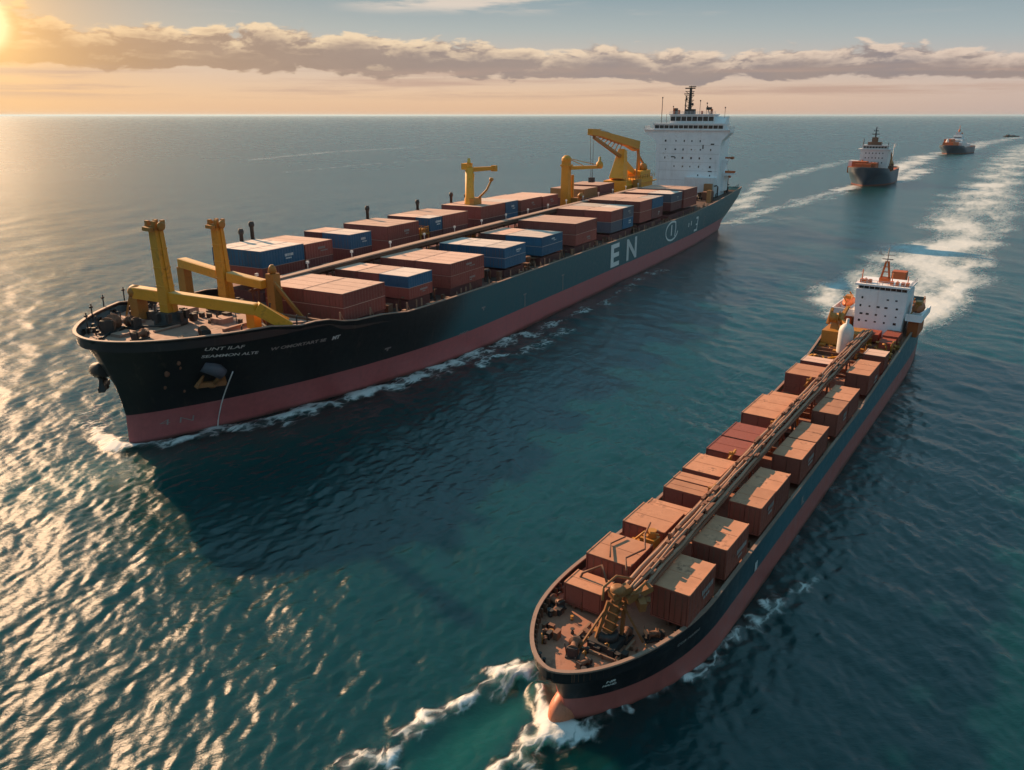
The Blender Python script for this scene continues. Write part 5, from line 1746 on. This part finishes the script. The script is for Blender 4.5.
    while x < 112:
        for s in (-1,):
            m.piece()
            w = H.half(x, rail(x), s) - 0.34
            m.box(x - 0.05, x + 0.05, s * w - .05, s * w + .05, deckz(x), deckz(x) + rr.uniform(.5, 1.3))
        x += rr.uniform(1.0, 2.0)
    m.build_each('lashing_post', M_DARK, root)
    sp = [(rr.uniform(85, 112), rr.uniform(-0.4, 6.2), deckz(98), rr.uniform(0.6, 1.5)) for _ in range(40)] + [(rr.uniform(101, 116), rr.uniform(-6.4, -1), deckz(108), rr.uniform(0.6, 1.6)) for _ in range(36)]
    clutter(root, sp, M_OCHRE, 6)
    m = MB()
    for k in range(14):
        m.piece()
        x, y = rr.uniform(91, 97), rr.uniform(0.0, 5.4)
        m.beam((x, y, deckz(x) + rr.uniform(1, 2)), (x + rr.uniform(-3, 3), y + rr.uniform(-2, 2), deckz(x) + rr.uniform(1, 2.4)), .22, .22)
    m.build_each('gangway_spar', M_YELLOW, root)
    # white tank and derrick stump by the end of the boom
    m = MB()
    m.lathe((103.6, 1.4, 8.0), [(1.2, 0), (1.35, 0.3), (1.35, 4.2), (1.15, 5.0), (0.7, 5.5), (0.3, 5.7), (0.25, 6.6)], 16)
    m.build('water_tank', M_TANK, root)
    m = MB()
    m.beam((110.5, 5.0, 8.0), (112.2, 5.2, 13.2), 1.6, 1.6, 1.2, 1.2, up=(1, 0, 0)); m.box(108.5, 114.5, 3.6, 6.8, 8.0, 10.6)
    m.lathe((111.6, 5.4, 12.6), [(1.2, -0.9), (1.45, -.8), (1.0, -.7), (1.0, .7), (1.45, .8), (1.2, .9)], 14, 0, 'y'); m.beam((111, 4.2, 12.6), (113.4, 3.6, 14.6), .8, .8, .5, .5); m.beam((110.6, 6.4, 11.5), (112.6, 6.2, 14.2), .5, .5)
    m.beam((112, 5, 13), (108, 1.6, 11.6), .6, .6)
    m.box(109.5, 115.0, -1.0, 2.8, 8.2, 10.4)
    m.build('stump_crane', M_OCHRE, root)
    m = MB()
    m.piece(); m.box(112.6, 117.5, -6.2, -3.4, 8.6, 10.2); m.piece(); m.box(108.5, 112.5, -6.0, -3.6, 8.4, 9.8); m.piece(); m.box(113.0, 117.0, -2.6, 1.2, 8.6, 10.0)
    m.build_each('deck_store', paint('store_red', (0.30, 0.06, 0.03), 0.6, RUST, .6, .8), root)
    # bridge block
    h = empty('superstructure', root)
    x0, yP, yS, z0, zt = 118.5, -5.9, 3.5, 9.0, 17.3
    m = MB()
    m.prism([(yP + 0.5, z0 - 0.6), (yS - 0.5, z0 - 0.6), (yS, zt - 1.2), (yS, zt + 0.2), (yP, zt + 0.2), (yP, zt - 1.2)], x0, x0 + 8, 0, 'x')
    m.box(x0 - 0.35, x0 + 8.2, yP - 0.3, yS + 0.3, zt + 0.9, zt + 1.25)
    m.box(x0 + 0.3, x0 + 8.0, yP + 0.2, yS - 0.2, zt + 0.2, zt + 0.9)
    m.box(x0 + 8, x0 + 15, yP + 0.8, yS - 0.8, z0 - 0.4, 14.6)
    m.build('house_block', M_WHITE, h)
    y = yP + 0.3
    while y < yS - 0.9:
        m = MB(); m.box(x0 + 0.22, x0 + 0.32, y, y + 0.86, zt + 0.28, zt + 0.86)
        m.build('bridge_window', M_GLASS, h)
        y += 0.98
    rr = random.Random(4)
    for z in (15.8, 14.2, 12.6, 11.2):
        for y in (2.2, 0.7, -0.8, -2.4, -4.2):
            if rr.random() < 0.16: continue
            m = MB()
            w, hh = rr.choice((.16, .2, .28)), rr.choice((.14, .18, .22))
            jj = y + rr.uniform(-.2, .2)
            m.box(x0 - 0.035, x0 + 0.02, jj - w, jj + w, z - hh, z + hh); m.build('window', M_GLASS, h)
    # wing decks with their orange boats
    for s in (-1, 1):
        ya, yb = (yP - 0.02, -8.9) if s < 0 else (yS + 0.02, 7.9)
        lo, hi = min(ya, yb), max(ya, yb)
        m = MB()
        zz = 12.4 if s > 0 else 12.8
        m.box(x0 + 1.0, x0 + 12.0, lo, hi, zz - 0.9, zz - 0.6)
        m.box(x0 + 1.0, x0 + 1.3, lo, hi, zz - 0.6, zz + 0.5)
        e0, e1 = (lo, lo + 0.3) if s < 0 else (hi - 0.3, hi)
        m.box(x0 + 1.3, x0 + 12.0, e0, e1, zz - 0.6, zz + 0.5)
        m.build('wing_deck', M_WHITE, h)
        m = MB()
        m.box(x0 + 2.2, x0 + 10.0, lo + 0.6, hi - 0.5, z0 - 0.4, zz - 0.9)
        m.build('wing_house', M_ORANGE, h)
        b = empty('lifeboat', root)
        yc = (lo + hi) / 2
        m = MB()
        L = 7.0
        prof = []
        o = len(m.v)
        ns, nn = 12, 12
        for i in range(ns + 1):
            t = i / ns
            k = max(0.02, math.sin(math.pi * t)) ** 0.5
            for j in range(nn):
                a = 2 * math.pi * j / nn
                m.v.append((x0 + 2.6 + L * t, yc + 1.15 * k * math.cos(a), zz + 0.9 + (1.15 if math.sin(a) > 0 else 0.85) * k * math.sin(a)))
        for i in range(ns):
            for j in range(nn):
                m.f.append((o + i * nn + j, o + i * nn + (j + 1) % nn, o + (i + 1) * nn + (j + 1) % nn, o + (i + 1) * nn + j)); m.mi.append(0); m.sm.append(True)
        m.build('boat_shell', M_ORANGE, b)
        m = MB()
        m.box(x0 + 4.6, x0 + 6.6, yc - 0.6, yc + 0.6, zz + 1.7, zz + 2.4)
        m.beam((x0 + 3.4, yc - s * 1.3, zz - 0.5), (x0 + 3.2, yc + s * 0.6, zz + 2.5), .25, .25); m.beam((x0 + 8.8, yc - s * 1.3, zz - 0.5), (x0 + 8.8, yc + s * 0.6, zz + 2.5), .25, .25)
        m.build('boat_davit', M_OCHRE, b)
    # roof gear
    t = empty('radar_mast', root)
    m = MB()
    mx, my, mz = x0 + 3.4, -0.9, zt + 1.25
    m.beam((mx, my + 0.9, mz), (mx, my + 0.2, mz + 4.2), 0.35, 0.35); m.beam((mx, my - 0.9, mz), (mx, my - 0.2, mz + 4.2), 0.35, 0.35)
    for k in range(1, 5):
        w = 0.9 - k * 0.17
        m.box(mx - .12, mx + .12, my - w, my + w, mz + k, mz + k + .16)
    m.box(mx - .6, mx + .6, my - 1.0, my + 1.0, mz, mz + 0.9)
    m.build('mast_tower', M_ORANGE, t)
    m = MB()
    m.tube([(mx, my, mz + 4.0), (mx, my, mz + 6.8)], 0.09, 6); m.beam((mx, my - 1.3, mz + 5.4), (mx, my + 1.3, mz + 5.4), .1, .1); m.beam((mx, my - 1.0, mz + 4.6), (mx, my + 1.0, mz + 4.6), .16, .2)
    m.build('radar_scanner', M_MARK_DIM, t)
    m = MB()
    m.prism([(my + 1.1, mz + 5.5), (my + 1.9, mz + 5.3), (my + 1.5, mz + 6.9)], mx - .03, mx + .03, 0, 'x')
    m.build('signal_flag', M_TANK, t)
    m = MB()
    for (yy, hh) in ((2.9, 2.6), (2.2, 1.0), (1.4, .8), (-2.6, 2.4), (-3.6, 1.0), (-4.6, .7), (-5.4, 2.0)):
        m.piece(); m.tube([(x0 + 1.2, yy, mz), (x0 + 1.2, yy, mz + hh)], 0.09, 6)
        m.box(x0 + 0.8, x0 + 1.8, yy - .3, yy + .3, mz, mz + min(.7, hh))
    m.build_each('roof_locker', M_ORANGE, root)
    m = MB()
    rails(m, [(x0 - .2, yP - .2, mz), (x0 - .2, yS + .2, mz)], .8, .9, .035, 2); rails(m, [(x0 - .2, yP - .2, mz), (x0 + 8, yP - .2, mz)], .8, .9, .035, 2)
    m.build('railing', M_WHITE, h)
    m = MB()
    m.box(136, 141, -3.4, 2.4, 9.8, 15.0); m.prism([(137, 15), (140.6, 15), (140.2, 18.2), (137.6, 18.2)], -2.4, 0.4, 0, 'y')
    m.build('funnel', M_ORANGE, root)
    sp = [(rr.uniform(134, 149), rr.uniform(-5.2, 5.2), deckz(142), rr.uniform(.7, 1.6)) for _ in range(34)]
    clutter(root, sp, M_OCHRE, 9)

    # ------------- stacks of containers in two rows
    g = 'containers on the slender ship'
    def one(x0, x1, ya, yb, z1, label, H=3.3, roof=None, col='brick', bars=False, mark=None):
        zb = max(deckz((x0 + x1) / 2) + 0.25, z1 - H)
        container(root, x0, x1, ya, yb, zb, z1 - zb, col, label, g, roof, mark=mark, door=True, bars=bars)
    P0, P1 = -7.0, -3.4
    pr = ['first', 'second', 'third', 'fourth', 'fifth', 'sixth', 'seventh']
    for k, (a, b, z) in enumerate([(9.1, 15.4, 10.3), (18.4, 24.8, 10.3)]):
        one(a, b, P0, P1, z, 'brick red container, %s from the bow of the rail-side row, slender ship' % pr[k], bars=True, mark=k + 3)
    one(28.8, 33.8, P0, P1, 10.3, 'brick red container, front half of the third stack of the rail-side row, slender ship', bars=True, mark=8)
    one(34.0, 39.6, P0, P1, 10.2, 'brick red container, rear half of the third stack of the rail-side row, slender ship')
    one(44.2, 50.6, P0, P1, 10.3, 'brick red container, front half of the fourth stack of the rail-side row, slender ship', mark=12)
    one(50.9, 57.4, P0, P1, 10.3, 'brick red container, rear half of the fourth stack of the rail-side row, slender ship')
    one(62.4, 69.0, P0, P1, 10.4, 'brick red container, front half of the fifth stack of the rail-side row, slender ship', mark=5)
    one(69.3, 76.0, P0, P1, 10.4, 'brick red container, rear half of the fifth stack of the rail-side row, slender ship')
    one(82.6, 91.6, P0, P1, 10.7, 'long brick red container, sixth from the bow of the rail-side row, slender ship', mark=15)
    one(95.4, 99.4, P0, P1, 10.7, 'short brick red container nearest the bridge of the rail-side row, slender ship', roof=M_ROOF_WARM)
    Q0, Q1 = -0.6, 4.1
    one(7.2, 9.9, 0.6, 4.6, 8.6, 'short low red container under hoses, foremost on the slender ship', H=2.2)
    one(10.5, 15.4, Q0, Q1, 10.3, 'brick red container with hoses over it, second of the seaward row, slender ship', bars=True)
    one(18.2, 23.2, Q0, Q1, 10.3, 'pale-topped brick red container, third of the seaward row, slender ship', bars=True)
    one(23.6, 25.4, Q0, Q1, 9.9, 'very narrow brick red container behind the third one of the seaward row, slender ship')
    one(28.4, 30.9, Q0, Q1, 10.1, 'front one of a pair of brick red containers, fourth of the seaward row, slender ship', mark=21)
    one(31.0, 33.1, Q0, Q1, 10.2, 'rear one of a pair of brick red containers, fourth of the seaward row, slender ship')
    one(33.8, 39.0, Q0, Q1, 10.4, 'sunlit pale-topped container, fifth of the seaward row, slender ship')
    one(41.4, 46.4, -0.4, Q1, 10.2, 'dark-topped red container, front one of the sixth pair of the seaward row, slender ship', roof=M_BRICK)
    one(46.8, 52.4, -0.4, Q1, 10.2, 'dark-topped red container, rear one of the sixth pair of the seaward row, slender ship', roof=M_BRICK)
    one(56.0, 65.4, -0.2, 4.6, 10.4, 'long brick red container with a plain pale top, seventh of the seaward row, slender ship')
    one(66.8, 70.0, -0.2, 4.5, 9.6, 'low short red container behind the long one of the seaward row, slender ship', H=2.6)
    one(78.0, 84.4, -0.1, 4.9, 10.4, 'brick red container, ninth from the bow of the seaward row, slender ship')
    one(87.2, 90.6, 0.0, 5.0, 10.2, 'short brick red container nearest the yellow spars of the slender ship', H=2.4, roof=M_ROOF_WARM)


build_near()


# ------------------------------------------------------------------ the distant ships
def build_far(name, label, x, y, az, L, B, fb, big):
    root = ship_root(name, x, y, az)
    tag(root, label, 'ship')
    rail = lambda q: interp(q, [(-4, fb * 1.45), (L * .18, fb * 1.3), (L * .25, fb), (L, fb * 1.15)])
    H = Hull([(-3, .4), (0, 0), (fb, -1.5), (fb * 1.5, -3)], [(-3, L - 4), (0, L - 2), (fb, L), (fb * 1.5, L + 1)], rail, B, (L * .5, L * .26), (1.2, 2.1), L * .3, (.75, .7), fb, None, -2.5)
    dz = lambda q: rail(q) - 1.0
    hm = hull_material(name + '_paint', (0.05, 0.10, 0.14), (0.022, 0.040, 0.066), (0.30, 0.09, 0.06), 1.1, 0, 10, 0, .6)
    H.build(root, hm, M_ORANGE, dz, .3, 12, 40)
    h = empty('superstructure', root)
    m = MB()
    if big:
        x0 = L * .36
        m.box(x0, x0 + 14, -9.8, 9.8, fb - 1, fb + 15.5); m.box(x0 - .6, x0 + 10, -11.8, 12.0, fb + 15.5, fb + 16.2); m.box(x0, x0 + 9, -8.8, 8.8, fb + 16.2, fb + 18.4)
        m.box(x0 - .5, x0 + 9.6, -9.2, 9.2, fb + 18.4, fb + 18.9); m.box(x0 - 7, x0 + 2, 9.9, 16.0, fb + 2.0, fb + 7.6)
        m.box(x0 + 14, x0 + 22, -7.6, 7.6, fb - 1, fb + 11)
        m.build('house_block', M_WHITE, h)
        for k in range(8):
            w = MB(); w.box(x0 - .08, x0 + .05, -8.4 + k * 2.1, -6.7 + k * 2.1, fb + 16.7, fb + 18.0); w.build('bridge_window', M_GLASS, h)
        for z in (fb + 12.6, fb + 9.2, fb + 5.8):
            for k in range(6):
                w = MB(); w.box(x0 - .06, x0 + .05, -6.6 + k * 2.4, -5.9 + k * 2.4, z, z + .9); w.build('window', M_GLASS, h)
        zz = fb + 18.9
        m = MB(); m.box(x0 + 1, x0 + 6, -4, 5.5, zz, zz + 2.2); m.box(x0 + 2, x0 + 5, -1.0, 3.0, zz + 2.2, zz + 5.6); m.build('funnel', M_RUSTY, root)
        m = MB(); m.beam((x0 + 3.5, 1, zz + 5), (x0 + 3.5, 1, zz + 13), 1.0, 1.0, .5, .5); m.box(x0 + 3, x0 + 4, -1.6, 3.6, zz + 7.6, zz + 8.2); m.box(x0 + 3, x0 + 4, -.8, 2.6, zz + 10, zz + 10.5)
        m.tube([(x0 + 2, -9, fb + 16), (x0 + 2, -9, zz + 2)], .25, 6); m.tube([(x0 + 2, 8.6, zz), (x0 + 2, 8.6, zz + 4.6)], .3, 6); m.build('radar_mast', M_DARK, root)
        m = MB(); m.box(x0 - 15, x0 - 5, 2, 12, fb + .2, fb + 7.4); m.box(x0 - 12, x0 - 1, -4.4, 2, fb + .2, fb + 6.4); m.box(x0 - 20, x0 - 15.1, -2.0, 9, fb + .4, fb + 6.0); m.box(x0 - 14, x0 - 8, 8, 15, fb - 1, fb + 3.6)
        m.beam((x0 - 7, 5, fb + 4), (x0 - 4, 7, fb + 8), 1, 1); m.build('deck_house', M_ORANGE, root)
        rr = random.Random(3)
        sp = [(rr.uniform(x0 + 8, x0 + 26), rr.uniform(-11, -8.4), fb, rr.uniform(2, 4)) for _ in range(16)] + [(rr.uniform(2, 16), rr.uniform(-6, 6), fb * 1.25, rr.uniform(1, 2)) for _ in range(12)]
        clutter(root, sp, M_RUSTY, 5)
        m = MB(); m.beam((x0 + 20, -9.4, fb), (x0 + 21, -9.6, fb + 10), 1.2, 1.2); m.beam((x0 + 21, -9.6, fb + 9), (x0 + 14, -10, fb + 13), .8, .8); m.lathe((x0 + 26, -9, fb), [(2, 0), (2, 5), (1.2, 6.5)], 10)
        m.box(x0 + 22, x0 + 26, -10, -7, fb, fb + 7); m.build('aft_crane', M_TAN, root)
        m = MB(); m.tube([(x0 + 30, -9, fb), (x0 + 30, -9, fb + 19)], .22, 6); m.box(x0 + 29.8, x0 + 30.2, -10.2, -9, fb + 16.5, fb + 19.4); m.build('flag_mast', M_TANK, root)
    else:
        x0 = L * .36
        m.box(x0, x0 + 26, -8.6, 8.6, fb - 1, fb + 6.0)
        m.prism([(x0 + 1, fb + 6), (x0 + 25, fb + 6), (x0 + 22, fb + 11), (x0 + 4, fb + 11)], -7.6, 7.6, 0, 'y'); m.prism([(x0 + 4, fb + 11.02), (x0 + 20, fb + 11.02), (x0 + 17, fb + 15.5), (x0 + 6, fb + 15.5)], -5.4, 5.4, 0, 'y')
        m.prism([(-4.6, fb + 15.6), (4.6, fb + 15.6), (1.4, fb + 20), (-1.4, fb + 20)], x0 + 7, x0 + 13, 0, 'x')
        m.build('house_block', M_WHITE, h)
        for z in (fb + 7.6, fb + 12.2):
            for k in range(6):
                ins = x0 + 1 + 3 * (z + 0.6 - fb - 6) / 5 if z < fb + 11 else x0 + 4 + 2 * (z + .6 - fb - 11) / 4.5
                w = MB(); w.box(ins - .5, ins + .6, -5.0 + k * 1.75, -4.0 + k * 1.75, z, z + 1.4); w.build('window', M_GLASS, h)
        m = MB(); m.lathe((x0 + 10, 0, fb + 20), [(1.0, 0), (1.5, 1.2), (1.3, 2.6), (.4, 3.4), (.25, 8.5)], 10); m.build('radar_mast', M_ORANGE, root)
        m = MB(); m.box(x0 + 10, x0 + 16, -3.5, 3.5, fb + 15.5, fb + 19); m.build('funnel', M_ORANGE, root)
        m = MB(); m.box(3, x0 - 2, -4.8, 8.2, fb * 1.1, fb + 7.0); m.box(8, x0 - 4, 0, 8.5, fb + 7.0, fb + 11); m.build('deck_house', M_ORANGE, root)
        m = MB(); m.lathe((9, 4.0, fb + 5.4), [(2.2, 0), (2.6, 2), (1.8, 5), (.6, 6)], 10); m.build('water_tank', M_TANK, root)
        m = MB(); m.box(x0 + 28, L - 4, -6, 6, fb, fb + 4); m.build('aft_house', M_WHITE, root)
    return root


build_far('service_ship', 'distant orange and white ship with tall boxy white bridge, behind the large ship', 259.0, 607.0, 33.0, 78.0, 14.5, 9.5, True)
build_far('ferry', 'small distant white ship with stepped tapering bridge and orange bow', 586.0, 1121.0, 42.0, 92.0, 15.5, 8.0, False)

root = ship_root('barge', 1184.0, 2010.0, 62.0)
tag(root, 'tiny low dark barge out beyond the small distant white ship', 'barge')
m = MB()
m.prism([(0, -4.5), (2, -6), (46, -6), (48, -4.5), (48, 4.5), (46, 6), (2, 6), (0, 4.5)], -1.0, 2.6)
m.build('hull', M_RUBBER, root)
m = MB()
m.box(6, 12, -3, 3, 2.6, 5.4); m.box(20, 34, -3.6, 3.6, 2.6, 3.6)
m.build('deck_house', M_DARK, root)

# ------------------------------------------------------------------ sea air
def build_haze():
    m = MB()
    m.box(-130000, 130000, -130000, 130000, -7.0, 76.0)
    hz = bpy.data.materials.new('haze_air')
    hz.use_nodes = True
    T = NT(hz.node_tree)
    hz.node_tree.nodes.remove(hz.node_tree.nodes['Principled BSDF'])
    v = T.node('ShaderNodeVolumePrincipled')
    v.inputs['Color'].default_value = (0.62, 0.84, 1.0, 1)
    v.inputs['Density'].default_value = HAZE
    v.inputs['Anisotropy'].default_value = 0.25
    T.l.new(v.outputs[0], hz.node_tree.nodes['Material Output'].inputs['Volume'])
    o = m.build('haze', hz)
    tag(o, 'thin pale sea haze that softens the far water and ships', 'haze', None, 'stuff')


HAZE = 2.2e-5
build_haze()
